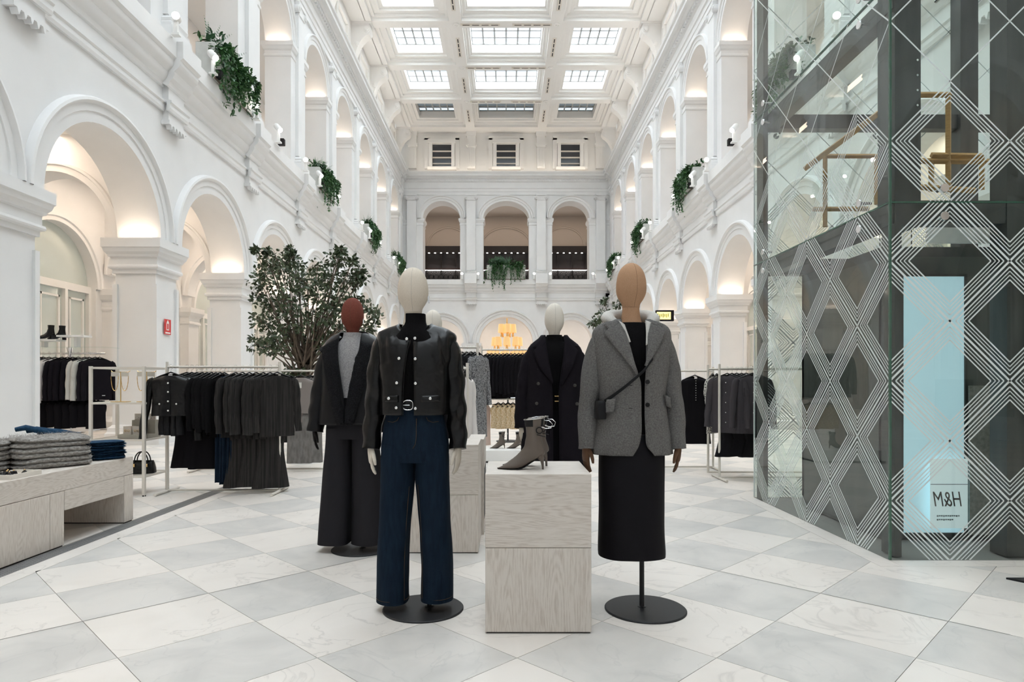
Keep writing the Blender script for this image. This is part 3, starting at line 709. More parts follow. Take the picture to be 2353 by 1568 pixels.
def shell(fm, z0, z1, gl, gr, n=64, nz_=40, fold=None):
    """open-front garment; gl/gr(z) = x of the left/right front edge"""
    rows = []
    for i in range(nz_ + 1):
        z = lerp(z0, z1, i / nz_); rx, ry, cy = fm.at(z)
        def ang(x):
            q = min(max(x / rx, -.99), .99); return math.copysign(math.asin(abs(q) ** (fm.p / 2)), q)
        t0, t1 = ang(gr(z)), 2 * pi + ang(gl(z)); r = fm.ring(z, 0, n, t0, t1, closed=False)
        if fold:
            rr = []
            for k, p in enumerate(r):
                f = fold(p, z); d = Vector((p.x, p.y - cy, 0)); d = d.normalized() if d.length > 1e-6 else d
                rr.append(p + d * f)
            r = rr
        rows.append(r)
    return MB().loft(rows, close=False)
def closed(fm, z0, z1, nz_=30, n=56, fold=None, cap=True, off=0):
    rows = []
    for i in range(nz_ + 1):
        z = lerp(z0, z1, i / nz_); r = fm.ring(z, off, n); rx, ry, cy = fm.at(z)
        if fold:
            rr = []
            for p in r:
                d = Vector((p.x, p.y - cy, 0)).normalized(); rr.append(p + d * fold(p, z))
            r = rr
        rows.append(r)
    return MB().loft(rows, cap=cap)
def sleeve(pts, rad, folds=.004, seed=0, n=22, steps=34, flat=1.15, wr=26):
    """pts: rows (t, x, y, z), rad rows (t, r)"""
    path = []; rr = []
    for i in range(steps + 1):
        t = i / steps; path.append(Vector(interp(pts, t))); rr.append(interp(rad, t)[0])
    rings = []; nx = Vector((1, 0, 0))
    for i, p in enumerate(path):
        t = (path[min(i + 1, steps)] - path[max(i - 1, 0)]).normalized()
        ax = (nx - t * nx.dot(t)).normalized(); ay = t.cross(ax); ring = []
        for k in range(n):
            a = 2 * pi * k / n
            w = folds * (sin(wr * i / steps + 2.2 * sin(a + seed) + seed) * .6 + nz(3 * cos(a) + seed, 3 * sin(a), i * .22)) * (1 if 0 < i < steps else .3)
            ring.append(p + ax * ((rr[i] + w) * cos(a)) + ay * ((rr[i] + w) * flat * sin(a)))
        rings.append(ring)
    return MB().loft(rings, cap0=True, cap1=True)
HEADP = [(0, .004), (.004, .022), (.012, .037), (.030, .056), (.055, .071), (.090, .081), (.129, .0855), (.165, .0845), (.190, .0775), (.212, .066), (.228, .055), (.240, .0505), (.252, .050)]
NECKP = [(.252, .0485), (.275, .050), (.300, .0535), (.330, .060), (.36, .075)]
def head_mesh(m, w=1.0):
    rings = []
    for i in range(33):
        z = .252 * (i / 32) ** 1.35; r = interp(HEADP, z)[0] * w; e = 1.16 - .08 * max(0, (z - .19) / .06)
        cy = -.006 * sin(pi * min(z / .25, 1))
        rings.append([(r * cos(2 * pi * k / 32), cy + r * e * sin(2 * pi * k / 32), -z) for k in range(32)])
    return MB().loft(rings, cap=True).mesh('head', m, 60)
def neck_mesh(m, w=1.0):
    rings = []
    for i in range(12):
        z = lerp(.2525, .36, i / 11); r = interp(NECKP, z)[0] * w
        rings.append([(r * cos(2 * pi * k / 32), r * 1.05 * sin(2 * pi * k / 32), -z) for k in range(32)])
    return MB().loft(rings, cap=True).mesh('neck', m, 60)
def seam_mesh(m, w=1.0):
    pts = []
    for i in range(3, 33):
        z = .252 * (i / 32) ** 1.35; r = interp(HEADP, z)[0] * w * (1.16 - .08 * max(0, (z - .19) / .06)); pts.append((0.004, -.006 * sin(pi * min(z / .25, 1)) - r + .0006, -z))
    return MB().tube(pts, .0008, 6).mesh('seam', m)
def hand_mesh(m):
    """left-viewer-side hand hanging down, fingers along -z, palm facing +x, thumb towards -y; wrist at origin"""
    mb = MB()
    rings = []
    for (z, hx, hy, cx, cy) in [(.02, .019, .026, 0, 0), (-.01, .019, .027, 0, 0), (-.04, .018, .034, 0, -.002), (-.075, .016, .040, .002, -.001), (-.098, .013, .038, .003, 0)]:
        rings.append([(cx + hx * cos(2 * pi * k / 16), cy + hy * sin(2 * pi * k / 16), z) for k in range(16)])
    mb.loft(rings, cap=True)
    for (y, ln, cur, r) in ((-.029, .070, .010, .0092), (-.010, .079, .014, .0096), (.010, .074, .018, .0092), (.028, .058, .022, .0080)):
        p0 = Vector((.003, y, -.088)); a = .10; pts = [p0]
        for s_, (fl, bend) in enumerate(((.45, .10), (.31, .28 + cur * 8), (.24, .30 + cur * 8))):
            a += bend * .55; pts.append(pts[-1] + Vector((sin(a) * ln * fl, y * .08 * fl, -cos(a) * ln * fl)))
        mb.tube(pts, [r, r * .98, r * .92, r * .62], 10)
    mb.tube([(.004, -.022, -.020), (.012, -.046, -.050), (.018, -.056, -.078), (.022, -.056, -.102)], [.013, .012, .0102, .0068], 10)
    me = mb.mesh('hand_raw', m)
    o = bpy.data.objects.new('tmp', me); COL.objects.link(o)
    md = o.modifiers.new('r', 'REMESH'); md.mode = 'VOXEL'; md.voxel_size = .0028
    md2 = o.modifiers.new('s', 'SMOOTH'); md2.iterations = 4; md2.factor = .5
    dg = bpy.context.evaluated_depsgraph_get(); me2 = bpy.data.meshes.new_from_object(o.evaluated_get(dg)); me2.name = 'hand'
    bpy.data.objects.remove(o); me2.shade_smooth(); me2.materials.clear(); me2.materials.append(m); return me2
def stand(root, px_off, py_off, top):
    b = ob('base', MB().lathe([(.001, .010), (.222, .010), (.227, .006), (.227, 0), (.001, 0)], n=56, cap=False).mesh('base', M['black_metal'], 30), root)
    b.location = (px_off[1][0], px_off[1][1], 0)
    ob('pole', MB().lathe([(.024, .009), (.024, .013), (.0135, .015), (.0135, top)], (px_off[0][0], px_off[0][1], 0), n=20).mesh('pole', M['black_metal'], 40), root)
def buttons(root, fm, pts, r, m, off=.006, name='button', t=.006):
    me = MB().disc_y((0, 0, 0), r, t).mesh(name, m, 50)
    for (x, z) in pts: ob(name, me, root, (x, fm.front(x, z, off), z))
def leg_tube(rows, fold, n=36, steps=40, seed=0):
    """rows: (z, cx, cy, rx, ry)"""
    z0, z1 = rows[0][0], rows[-1][0]; rings = []
    for i in range(steps + 1):
        z = lerp(z0, z1, i / steps); cx, cy, rx, ry = interp(rows, z); ring = []
        for k in range(n):
            a = 2 * pi * k / n; w = fold(a, z) if fold else 0
            ca, sa = cos(a), sin(a); e = .86
            ring.append((cx + (rx + w) * math.copysign(abs(ca) ** e, ca), cy + (ry + w) * math.copysign(abs(sa) ** e, sa), z))
        rings.append(ring)
    return MB().loft(rings, cap=True)

hands = {k: hand_mesh(M['hand_' + k]) for k in ('cream', 'tan', 'black')}
def put_hand(root, kind, side, loc, rz=0., rx=0.):
    return ob('hand', hands[kind], root, loc, rot=(rx, 0, rz), scale=(1 if side < 0 else -1, 1, 1))
SEAM = mat('linen_seam', (.40, .36, .31), .9)
def add_head(root, x, ztop, m, y=0, w=1.0, rz=0., sm=None):
    hd = ob('head', head_mesh(m, w), root, (x, y, ztop), rz); ob('seam', seam_mesh(sm or SEAM, w), hd)
    ob('neck', neck_mesh(m, w), root, (x, y, ztop))

# ---------------------------------------------------------------- front left: leather jacket and jeans
r1 = thing('mannequin', 'cream-headed mannequin in black leather jacket and dark blue jeans', 'mannequin', (-.512, 3.68, 0), 0)
stand(r1, ((.078, .015), (.045, .0)), None, .95)
add_head(r1, -.012, 1.925, M['linen_cream'], .0)
ear = MB().box(-.004, .004, -.005, .005, -.036, 0).box(-.006, .006, -.006, .006, -.004, .002).mesh('earring', M['chrome'])
for s in (-1, 1): ob('earring', ear, r1, (-.012 + s * .086, -.01, 1.925 - .165), rot=(0, s * -.14, 0))
nb = Form([(1.02, .150, .100, 0), (1.20, .150, .100, 0), (1.40, .175, .105, 0), (1.50, .165, .10, 0), (1.56, .105, .085, 0), (1.585, .075, .072, 0), (1.605, .061, .064, 0), (1.645, .057, .060, 0), (1.665, .056, .059, 0)])
ob('knit_top', closed(nb, 1.05, 1.662, 40, cap=False, fold=lambda p, z: .0015 * sin(math.atan2(p.x, p.y) * 60)).mesh('knit_top', M['knit_black'], 60), r1)
fj = Form([(1.095, .190, .128, 0), (1.14, .192, .130, 0), (1.25, .188, .128, 0), (1.36, .196, .132, 0), (1.46, .213, .120, .005), (1.52, .220, .106, .01), (1.552, .210, .094, .012), (1.577, .165, .082, .012), (1.597, .098, .076, .010), (1.604, .088, .074, .010)])
def foldj(p, z):
    a = math.atan2(p.x, -p.y)
    f = .0045 * sin(18 * z + 3 * a) * max(0, abs(a) - .5) + .004 * nz(p.x * 9, p.y * 9, z * 6)
    if abs(p.x) > .12 and z > 1.38 and z < 1.56: f += .006 * sin(p.x * 120 + z * 20)
    return f
gl = lambda z: interp([(1.09, -.052), (1.2, -.052), (1.33, -.044), (1.45, -.028), (1.54, -.010), (1.604, -.006)], z)[0]
gr = lambda z: interp([(1.09, .010), (1.3, .010), (1.45, .006), (1.54, .002), (1.604, .002)], z)[0]
# the neckline dips at the front: cut shell in two zones
def jshell():
    rows = []; n = 72
    for i in range(47):
        u = i / 46; ring = []
        zt = lerp(1.097, 1.604, u); rx, ry, cy = fj.at(zt)
        def ang(x):
            q = min(max(x / rx, -.99), .99); return math.copysign(math.asin(abs(q) ** (PW / 2)), q)
        t0, t1 = ang(gr(zt)), 2 * pi + ang(gl(zt))
        for k in range(n + 1):
            t = lerp(t0, t1, k / n); fr = max(0, cos(t)) ** 2
            zz = zt - .058 * fr * max(0, (u - .45) / .55) ** 1.2
            rx2, ry2, cy2 = fj.at(zz); a, b = sin(t), -cos(t); e = 2 / PW
            sc = lerp(1, 1, u)
            w_ = max(0, (u - .45) / .55) ** 2; x = lerp(rx2, rx, w_) * math.copysign(abs(a) ** e, a)
            p = Vector((x, cy2 + lerp(ry2, max(ry, .086), w_) * math.copysign(abs(b) ** e, b), zz))
            d = Vector((p.x, p.y, 0)).normalized(); ring.append(p + d * foldj(p, zz) * (1 if .02 < u < .97 else .2))
        rows.append(ring)
    return MB().loft(rows, close=False)
jk = solid(ob('jacket', jshell().mesh('jacket', M['leather'], 60), r1), .006)
for s in (-1, 1):
    ob('sleeve', sleeve([(0, s * .148, .012, 1.522), (.08, s * .184, .012, 1.485), (.2, s * .203, .012, 1.40), (.4, s * .218, .012, 1.27), (.6, s * .228, .008, 1.14), (.8, s * .238, -.012, 1.02), (1, s * .243, -.035, .905)],
       [(0, .040), (.08, .054), (.2, .060), (.4, .060), (.6, .057), (1, .049)], .007, s * 2.0).mesh('sleeve', M['leather'], 60), jk)
    put_hand(r1, 'cream', s, (s * .243, -.035, .925), s * -.25, .06)
# jacket trim
mb = MB().tube([(gl(z) + .004, fj.front(gl(z), z, .008) if z > 0 else 0, z) for z in [1.1 + .0157 * i for i in range(27)]], .0025, 6)
ob('edge_seam', mb.mesh('edge_seam', M['leather']), jk)
S1 = .00236
bl = [(816, 777.5), (809, 824), (804, 880.5), (802.5, 937)]
lp = [(( 700 + zx / 3.484 - 953) * S1, CAMZ + (878 - (580 + zy / 3.484)) * S1) for zx, zy in ((834, 690), (778, 850), (760, 1046), (756, 1246))]
rp = [((700 + zx / 3.484 - 953) * S1, CAMZ + (878 - (580 + zy / 3.484)) * S1) for zx, zy in ((900, 686), (909, 853), (911, 1050), (911, 1251))]
buttons(jk, fj, lp + rp, .0088, M['chrome'], .009)
for s, x0, x1 in ((-1, -.155, -.075), (1, .050, .150)):
    mb = MB(); patch(mb, fj, [(x0, 1.203), (x1, 1.207)], [(x0, 1.168), (x1, 1.170)], .011, 3, 8)
    solid(ob('pocket_flap', mb.mesh('pocket_flap', M['leather'], 60), jk), .004)
    buttons(jk, fj, [((x0 + x1) / 2 - .012 * (s < 0), 1.190)], .0088, M['chrome'], .016)
# jeans
pf = Form([(.82, .180, .112, .0), (.90, .190, .122, 0), (1.0, .180, .120, 0), (1.10, .160, .108, 0), (1.15, .150, .102, 0), (1.20, .146, .1, 0)])
jn = ob('jeans', closed(pf, .835, 1.180, 22, fold=lambda p, z: .002 * nz(p.x * 12, p.y * 12, z * 14)).mesh('jeans', M['denim'], 60), r1)
for s in (-1, 1):
    cx1 = -.124 if s < 0 else .122
    rows = [(.052 if s < 0 else .062, cx1, -.012, .090, .098), (.25, cx1 * 1.0, -.008, .089, .098), (.45, s * .115, -.004, .088, .100), (.62, s * .105, 0, .091, .106), (.76, s * .098, 0, .096, .112), (.86, s * .096, 0, .096, .118), (.93, s * .09, 0, .094, .114)]
    lg = ob('leg', leg_tube(rows, lambda a, z, s=s: .0035 * sin(3 * a + s) * sin(5 * z + 1) + .003 * nz(cos(a) * 2 + s, sin(a) * 2, z * 7)).mesh('leg', M['denim'], 60), jn)
    zb = rows[0][0]
    mb = MB().tube([(cx1 + .0915 * cos(a), -.012 + .0995 * sin(a), zb + .022) for a in [2 * pi * k / 40 for k in range(41)]], .0012, 5)
    ob('hem_stitch', mb.mesh('hem_stitch', M['stitch']), lg)
    mb = MB().tube([(interp(rows, z)[0] - s * interp(rows, z)[2] * .82, interp(rows, z)[1] - interp(rows, z)[3] * .66, z) for z in [zb + .02 + i * .03 for i in range(22)]], .0013, 5)
    ob('inseam_stitch', mb.mesh('inseam', M['stitch']), lg)
mb = MB(); patch(mb, pf, [(-.008, 1.09), (-.006, .95), (.004, .915)], [(.022, 1.09), (.022, .965), (.012, .925)], .004, 3, 10)
ob('fly', mb.mesh('fly', M['denim'], 60), jn)
mb = MB().tube([(x, pf.front(x, z, .006), z) for x, z in ((.022, 1.08), (.022, .97), (.017, .94), (.004, .916))], .0014, 5)
for s in (-1, 1): mb.tube([(s * x, pf.front(s * x, z, .004), z) for x, z in ((.075, 1.086), (.085, 1.068), (.11, 1.058), (.14, 1.062))], .0014, 5)
ob('stitching', mb.mesh('stitching', M['stitch']), jn)
rb = []
for z in (1.133, 1.136, 1.172, 1.175): rb.append(pf.ring(z, .010 if 1.134 < z < 1.174 else .006, 56))
ob('belt', MB().loft(rb).mesh('belt', M['leather'], 40), r1)
bx, bz_ = -.024, 1.153; by = pf.front(bx, bz_, .014)
ob('belt_buckle', MB().tube([(bx + .028 * math.copysign(abs(cos(a)) ** .7, cos(a)), by - .003, bz_ + .026 * math.copysign(abs(sin(a)) ** .7, sin(a))) for a in [2 * pi * k / 30 for k in range(31)]], .0036, 8).tube([(bx - .028, by - .006, bz_), (bx + .01, by - .006, bz_)], .0026, 6).mesh('belt_buckle', M['chrome'], 60), r1)

# ---------------------------------------------------------------- front right: grey blazer, hoodie, black skirt
r2 = thing('mannequin', 'tan-headed mannequin in grey wool blazer over hood and black skirt', 'mannequin', (.705, 3.68, 0), 0)
stand(r2, ((.062, .01), (.078, -.01)), None, .9)
add_head(r2, -.002, 1.950, M['linen_tan'], 0, .97, rz=.12, sm=M['hand_tan'])
tb = Form([(.95, .150, .10, 0), (1.2, .150, .10, 0), (1.4, .175, .108, 0), (1.52, .160, .10, 0), (1.575, .105, .09, 0), (1.60, .082, .08, 0), (1.612, .075, .076, 0)])
ob('knit_top', closed(tb, .9, 1.610, 30, cap=False).mesh('knit_top', M['knit_black'], 60), r2)
fb = Form([(.878, .218, .140, 0), (.93, .216, .142, 0), (1.05, .198, .136, 0), (1.20, .182, .130, 0), (1.34, .200, .138, 0), (1.45, .214, .132, .004), (1.525, .216, .116, .008), (1.575, .206, .100, .012), (1.603, .172, .090, .014), (1.622, .112, .086, .014), (1.640, .090, .080, .014)])
def foldb(p, z):
    a = math.atan2(p.x, -p.y)
    return .004 * nz(p.x * 7, p.y * 7, z * 4) + .004 * sin(3 * a + 6 * z) * max(0, abs(a) - .6) + (.006 * sin(14 * a) * max(0, 1.02 - z) / .14 if z < 1.02 else 0)
glb = lambda z: interp([(.878, -.020), (.93, .012), (1.0, .028), (1.10, .030), (1.27, .026), (1.34, .005), (1.45, -.030), (1.56, -.058), (1.64, -.066)], z)[0]
grb = lambda z: interp([(.878, .098), (.93, .060), (1.0, .052), (1.10, .048), (1.27, .048), (1.34, .052), (1.45, .056), (1.56, .062), (1.64, .066)], z)[0]
bz = solid(ob('blazer', shell(fb, .878, 1.624, glb, grb, 72, 54, foldb).mesh('blazer', M['wool_grey'], 60), r2), .007)
for s in (-1, 1):
    ob('sleeve', sleeve([(0, s * .140, .012, 1.550), (.08, s * .178, .012, 1.505), (.2, s * .200, .012, 1.42), (.4, s * .220, .012, 1.29), (.6, s * .236, .008, 1.16), (.8, s * .246, -.008, 1.03), (1, s * .252, -.028, .905)],
       [(0, .040), (.08, .054), (.2, .061), (.4, .062), (.6, .059), (1, .050)], .005, 4 + s, wr=15).mesh('sleeve', M['wool_grey'], 60), bz)
    put_hand(r2, 'tan', s, (s * .258, -.028, .935), s * -.3, .10)
S2 = .00236
def q2(zx, zy): return ((1100 + zx / 2.851 - 1452) * S2, CAMZ + (878 - (580 + zy / 2.851)) * S2)
# lapels
def lap(name, A, B, off=.015):
    mb = MB(); patch(mb, fb, A, B, off, 6, 16, .004); return solid(ob(name, mb.mesh(name, M['wool_grey'], 60), bz), .008)
lap('lapel', [q2(905, 462), q2(938, 520), q2(968, 640), q2(990, 740), q2(1005, 795)], [q2(838, 500), q2(800, 528), q2(850, 600), q2(930, 700), q2(1003, 798)])
lap('lapel', [q2(1112, 465), q2(1085, 540), q2(1078, 640), q2(1070, 720), q2(1062, 745)], [q2(1180, 490), q2(1216, 520), q2(1160, 610), q2(1110, 680), q2(1064, 748)])
lap('collar', [q2(880, 452), q2(900, 462)], [q2(806, 470), q2(836, 504)], .014)
lap('collar', [q2(1115, 462), q2(1130, 452)], [q2(1182, 492), q2(1196, 468)], .014)
for nm, pts, w in (('pocket_flap', [q2(815, 1050), q2(865, 1040), q2(873, 962), q2(822, 965)], 0),):
    mb = MB(); patch(mb, fb, [q2(820, 966), q2(873, 960)], [q2(806, 1056), q2(860, 1042)], .020, 6, 8); solid(ob('pocket_flap', mb.mesh('pf', M['wool_grey'], 60), bz), .012)
mb = MB(); patch(mb, fb, [q2(1198, 940), q2(1262, 962)], [q2(1212, 1010), q2(1284, 1040)], .020, 6, 8); solid(ob('pocket_flap', mb.mesh('pf', M['wool_grey'], 60), bz), .012)
mb = MB().tube([(x, fb.front(x, z, .011), z) for x, z in (q2(1198, 938), q2(1230, 945), q2(1264, 958))], .003, 6)
ob('pocket_welt', mb.mesh('welt', M['wool_grey']), bz)
buttons(bz, fb, [q2(1078, 850), q2(1079, 1000)], .0125, M['blackbox'], .008)
for (ax, az) in ((955, 872), (955, 1022)):
    x, z = q2(ax, az); ob('buttonhole', MB().tube([(x, fb.front(x, z, .008), z), (x + .02, fb.front(x + .02, z, .008), z - .001)], .0014, 5).mesh('buttonhole', M['black_cloth']), bz)
# hood
rings = []
for i in range(15):
    t = i / 14; a = 2 * pi * (.5 + .0) ; rings = rings
def hoodmesh():
    rows = []
    for i in range(37):
        a = lerp(-2.55, 2.55, i / 36)          # angle from the back
        k = abs(a) / 2.55; cx, cy = sin(a), cos(a)
        R = interp([(0, .118), (.35, .122), (.62, .122), (.85, .100), (1, .082)], k)[0]; zb = interp([(0, 1.655), (.4, 1.652), (.65, 1.636), (.85, 1.600), (1, 1.56)], k)[0]; th = lerp(.048, .016, k ** 2); hh = lerp(.046, .018, k ** 1.6)
        ring = []
        for j in range(14):
            b = 2 * pi * j / 14; w = 1 + .12 * nz(i * .35, cos(b), sin(b))
            rr = R + th * cos(b) * w; ring.append((rr * cx * 1.05, .012 + rr * cy * .95, zb + hh * sin(b) * w))
        rows.append(ring)
    return MB().loft(rows, cap=True)
hd = ob('hood', hoodmesh().mesh('hood', M['hood'], 70), r2)
for s, A, B in ((-1, [q2(905, 440), q2(925, 500), q2(962, 590)], [q2(938, 470), q2(950, 520), q2(968, 588)]), (1, [q2(1080, 440), q2(1078, 520), q2(1072, 610)], [q2(1118, 455), q2(1100, 520), q2(1082, 600)])):
    mb = MB(); patch(mb, fb, A, B, .010, 4, 10, .004); solid(ob('hood_front', mb.mesh('hood_front', M['hood'], 60), hd), .004)
# skirt
sk = Form([(.305, .184, .150, 0), (.34, .186, .150, 0), (.5, .180, .145, 0), (.7, .182, .142, 0), (.88, .182, .135, 0), (1.0, .165, .115, 0)])
ob('skirt', closed(sk, .308, .99, 36, fold=lambda p, z: .004 * sin(math.atan2(p.x, p.y) * 7) * max(0, (.8 - z)) + .003 * nz(p.x * 6, p.y * 6, z * 5)).mesh('skirt', M['satin_black'], 60), r2)
# cross-body bag
bg_ = thing('crossbody_bag', 'small black bag on a diagonal strap over the grey blazer', 'bag', (.705, 3.68, 0))
mb = MB(); patch(mb, fb, [q2(1108, 690), q2(1040, 775), q2(930, 868), q2(845, 935), q2(800, 968)], [q2(1112, 703), q2(1048, 790), q2(935, 888), q2(852, 955), q2(806, 985)], .022, 2, 24)
solid(ob('strap', mb.mesh('strap', M['leather_matte'], 60), bg_), .003)
bxc, bzc = q2(778, 1035); mb = MB(); rr_ = []
for (dz, w, d) in ((-.050, .026, .040), (-.048, .030, .048), (0, .031, .050), (.042, .027, .046), (.050, .022, .04)):
    rr_.append([(bxc + w * math.copysign(abs(cos(a)) ** .5, cos(a)), -.085 + d * math.copysign(abs(sin(a)) ** .5, sin(a)), bzc + dz) for a in [2 * pi * k / 24 for k in range(24)]])
ob('bag_body', mb.loft(rr_, cap=True).mesh('bag_body', M['leather_matte'], 50), bg_)

# ---------------------------------------------------------------- rear left: shearling jacket, wide trousers
r3 = thing('mannequin', 'rust-headed mannequin in black shearling jacket, grey sweater and wide trousers', 'mannequin', (-1.175, 5.0, 0), 0)
stand(r3, ((.078, .0), (.070, -.01)), None, .9)
add_head(r3, 0, 1.925, M['linen_rust'], 0, .98, sm=M['hand_tan'])
for s in (-1, 1): ob('earring', ear, r3, (s * .083, -.01, 1.925 - .165), rot=(0, s * -.1, 0))
kn = Form([(1.1, .14, .11, -.01), (1.25, .15, .115, -.01), (1.42, .17, .115, -.008), (1.52, .16, .105, 0), (1.57, .12, .09, 0), (1.60, .085, .078, 0), (1.625, .070, .070, 0), (1.66, .066, .068, 0)])
ob('sweater', closed(kn, 1.16, 1.655, 30, cap=False).mesh('sweater', M['knit_grey'], 60), r3)
f3 = Form([(.955, .245, .160, 0), (1.1, .238, .155, 0), (1.25, .225, .148, 0), (1.42, .222, .140, .004), (1.53, .215, .118, .01), (1.585, .185, .105, .014), (1.62, .140, .095, .016), (1.645, .105, .09, .016)])
g3l = lambda z: interp([(.955, -.010), (1.15, -.030), (1.3, -.052), (1.5, -.080), (1.645, -.085)], z)[0]
g3r = lambda z: interp([(.955, .012), (1.15, .030), (1.3, .050), (1.5, .070), (1.645, .080)], z)[0]
f3f = lambda p, z: .006 * nz(p.x * 6, p.y * 6, z * 4)
j3 = solid(ob('jacket', shell(f3, .958, 1.645, g3l, g3r, 64, 40, f3f).mesh('jacket', M['leather_matte'], 60), r3), .008)
for s in (-1, 1):
    ob('sleeve', sleeve([(0, s * .145, .012, 1.545), (.1, s * .190, .012, 1.48), (.3, s * .225, .012, 1.34), (.6, s * .258, .01, 1.14), (1, s * .282, -.02, .90)],
       [(0, .042), (.1, .062), (.3, .070), (.6, .068), (1, .062)], .006, 7 + s).mesh('sleeve', M['leather_matte'], 60), j3)
    put_hand(r3, 'black', s, (s * .285, -.02, .925), s * -.3, .08)
S3 = .00322
def q3(zx, zy): return ((700 + zx / 3.484 - 808) * S3, CAMZ + (878 - (580 + zy / 3.484)) * S3)
def fuzz(A, B, off=.016, n=40, m=14):
    mb = MB(); patch(mb, f3, A, B, off, m, n, .010)
    mb.v = [(x + .004 * nz(x * 60, y * 60, z * 60), y - .006 * (1 + nz(x * 70, z * 70, y * 20)) * .9, z + .004 * nz(z * 60, x * 60, 3)) for x, y, z in mb.v]
    return mb
for A, B in (([q3(282, 690), q3(292, 850), q3(318, 1140), q3(338, 1290), q3(345, 1380)], [q3(160, 760), q3(175, 860), q3(205, 1020), q3(250, 1200), q3(300, 1380)]),
             ([q3(482, 715), q3(440, 850), q3(388, 1130), q3(370, 1290), q3(362, 1380)], [q3(600, 760), q3(570, 860), q3(520, 1020), q3(470, 1200), q3(420, 1380)])):
    solid(ob('shearling_lapel', fuzz(A, B).mesh('shearling_lapel', M['shearling'], 70), j3), .012)
# wide collar lying back over the shoulders
def collar3():
    rows = []
    for i in range(41):
        a = lerp(-2.5, 2.5, i / 40); k = abs(a) / 2.5; row = []
        for j in range(8):
            u = j / 7; R = .10 + u * lerp(.075, .135, k) ; zz = 1.665 - u * lerp(.07, .12, k) - .055 * k ** 2 + .020 * sin(pi * u)
            row.append((R * sin(a) * 1.10, .02 + R * cos(a) * .72 * lerp(1, .9, k), zz))
        rows.append(row)
    return MB().loft(rows, close=False)
cl3 = solid(ob('collar', collar3().mesh('collar', M['leather'], 60), j3), .010)
pts = []
for i in range(41):
    a = lerp(-2.5, 2.5, i / 40); k = abs(a) / 2.5; R = .10 + lerp(.075, .135, k); zz = 1.665 - lerp(.07, .12, k) - .055 * k ** 2
    pts.append((R * sin(a) * 1.10 + .004 * nz(i, 0, 0), .02 + R * cos(a) * .72 * lerp(1, .9, k), zz + .004 * nz(0, i * .9, 1)))
ob('fur_edge', MB().tube(pts, [.016 + .005 * nz(i * .8, 2, 3) for i in range(41)], 8).mesh('fur_edge', M['shearling'], 60), cl3)
p3 = Form([(.86, .20, .13, 0), (.95, .195, .128, 0), (1.1, .165, .11, 0), (1.18, .155, .105, 0)])
t3 = ob('trousers', closed(p3, .85, 1.17, 16).mesh('trousers', M['char_trouser'], 60), r3)
for s in (-1, 1):
    rows = [(.058, s * .128 - .002, -.01, .124, .150), (.3, s * .122, -.005, .118, .14), (.55, s * .112, 0, .110, .13), (.75, s * .102, 0, .103, .128), (.93, s * .095, 0, .100, .125)]
    ob('leg', leg_tube(rows, lambda a, z, s=s: .007 * sin(4 * a + s) * max(0, .9 - z) + .003 * nz(cos(a) * 2, sin(a) * 2 + s, z * 4)).mesh('leg', M['char_trouser'], 60), t3)

# ---------------------------------------------------------------- rear right: black wool coat
r4 = thing('mannequin', 'pale-headed mannequin in long black double-breasted wool coat', 'mannequin', (.392, 5.32, 0), 0)
stand(r4, ((.05, .02), (.05, .0)), None, .9)
add_head(r4, .0, 1.922, M['linen_white'], 0, .92)
k4 = Form([(1.0, .14, .1, 0), (1.3, .16, .11, 0), (1.45, .17, .11, 0), (1.54, .15, .1, 0), (1.58, .10, .085, 0), (1.60, .075, .075, 0), (1.64, .064, .068, 0), (1.665, .063, .067, 0)])
ob('knit_top', closed(k4, .95, 1.66, 30, cap=False).mesh('knit_top', M['knit_black'], 60), r4)
f4 = Form([(.40, .275, .19, 0), (.7, .262, .18, 0), (1.0, .238, .165, 0), (1.25, .215, .150, 0), (1.42, .220, .142, .004), (1.53, .216, .118, .01), (1.585, .18, .10, .014), (1.625, .125, .09, .016), (1.655, .10, .085, .016)])
g4l = lambda z: interp([(.40, -.02), (1.0, -.022), (1.2, -.024), (1.35, -.045), (1.5, -.070), (1.655, -.072)], z)[0]
g4r = lambda z: interp([(.40, .03), (1.0, .026), (1.2, .024), (1.35, .042), (1.5, .066), (1.655, .072)], z)[0]
c4 = solid(ob('coat', shell(f4, .40, 1.655, g4l, g4r, 64, 50, lambda p, z: .006 * nz(p.x * 5, p.y * 5, z * 3) + .008 * sin(6 * math.atan2(p.x, p.y)) * max(0, 1.1 - z)).mesh('coat', M['coat_black'], 60), r4), .009)
for s in (-1, 1):
    ob('sleeve', sleeve([(0, s * .145, .012, 1.545), (.1, s * .188, .012, 1.48), (.3, s * .222, .012, 1.34), (.6, s * .250, .01, 1.14), (1, s * .266, -.03, .905)],
       [(0, .042), (.1, .062), (.3, .069), (.6, .066), (1, .060)], .005, 11 + s).mesh('sleeve', M['coat_black'], 60), c4)
    put_hand(r4, 'cream' if s < 0 else 'black', s, (s * .268, -.03, .93), s * -.3, .08)
S4 = .00343
def q4(zx, zy): return ((1000 + zx / 3.92 - 1274) * S4, CAMZ + (878 - (700 + zy / 3.92)) * S4)
for A, B in (([q4(985, 300), q4(1000, 420), q4(1020, 560), q4(1045, 700)], [q4(905, 395), q4(872, 425), q4(930, 570), q4(1046, 712)]),
             ([q4(1160, 300), q4(1160, 420), q4(1145, 560), q4(1122, 730)], [q4(1250, 385), q4(1288, 415), q4(1230, 570), q4(1123, 738)]),
             ([q4(975, 280), q4(990, 320)], [q4(868, 388), q4(940, 412)]), ([q4(1165, 280), q4(1158, 320)], [q4(1290, 378), q4(1215, 410)])):
    mb = MB(); patch(mb, f4, A, B, .016, 6, 14, .005); solid(ob('lapel', mb.mesh('lapel', M['coat_black'], 60), c4), .007)
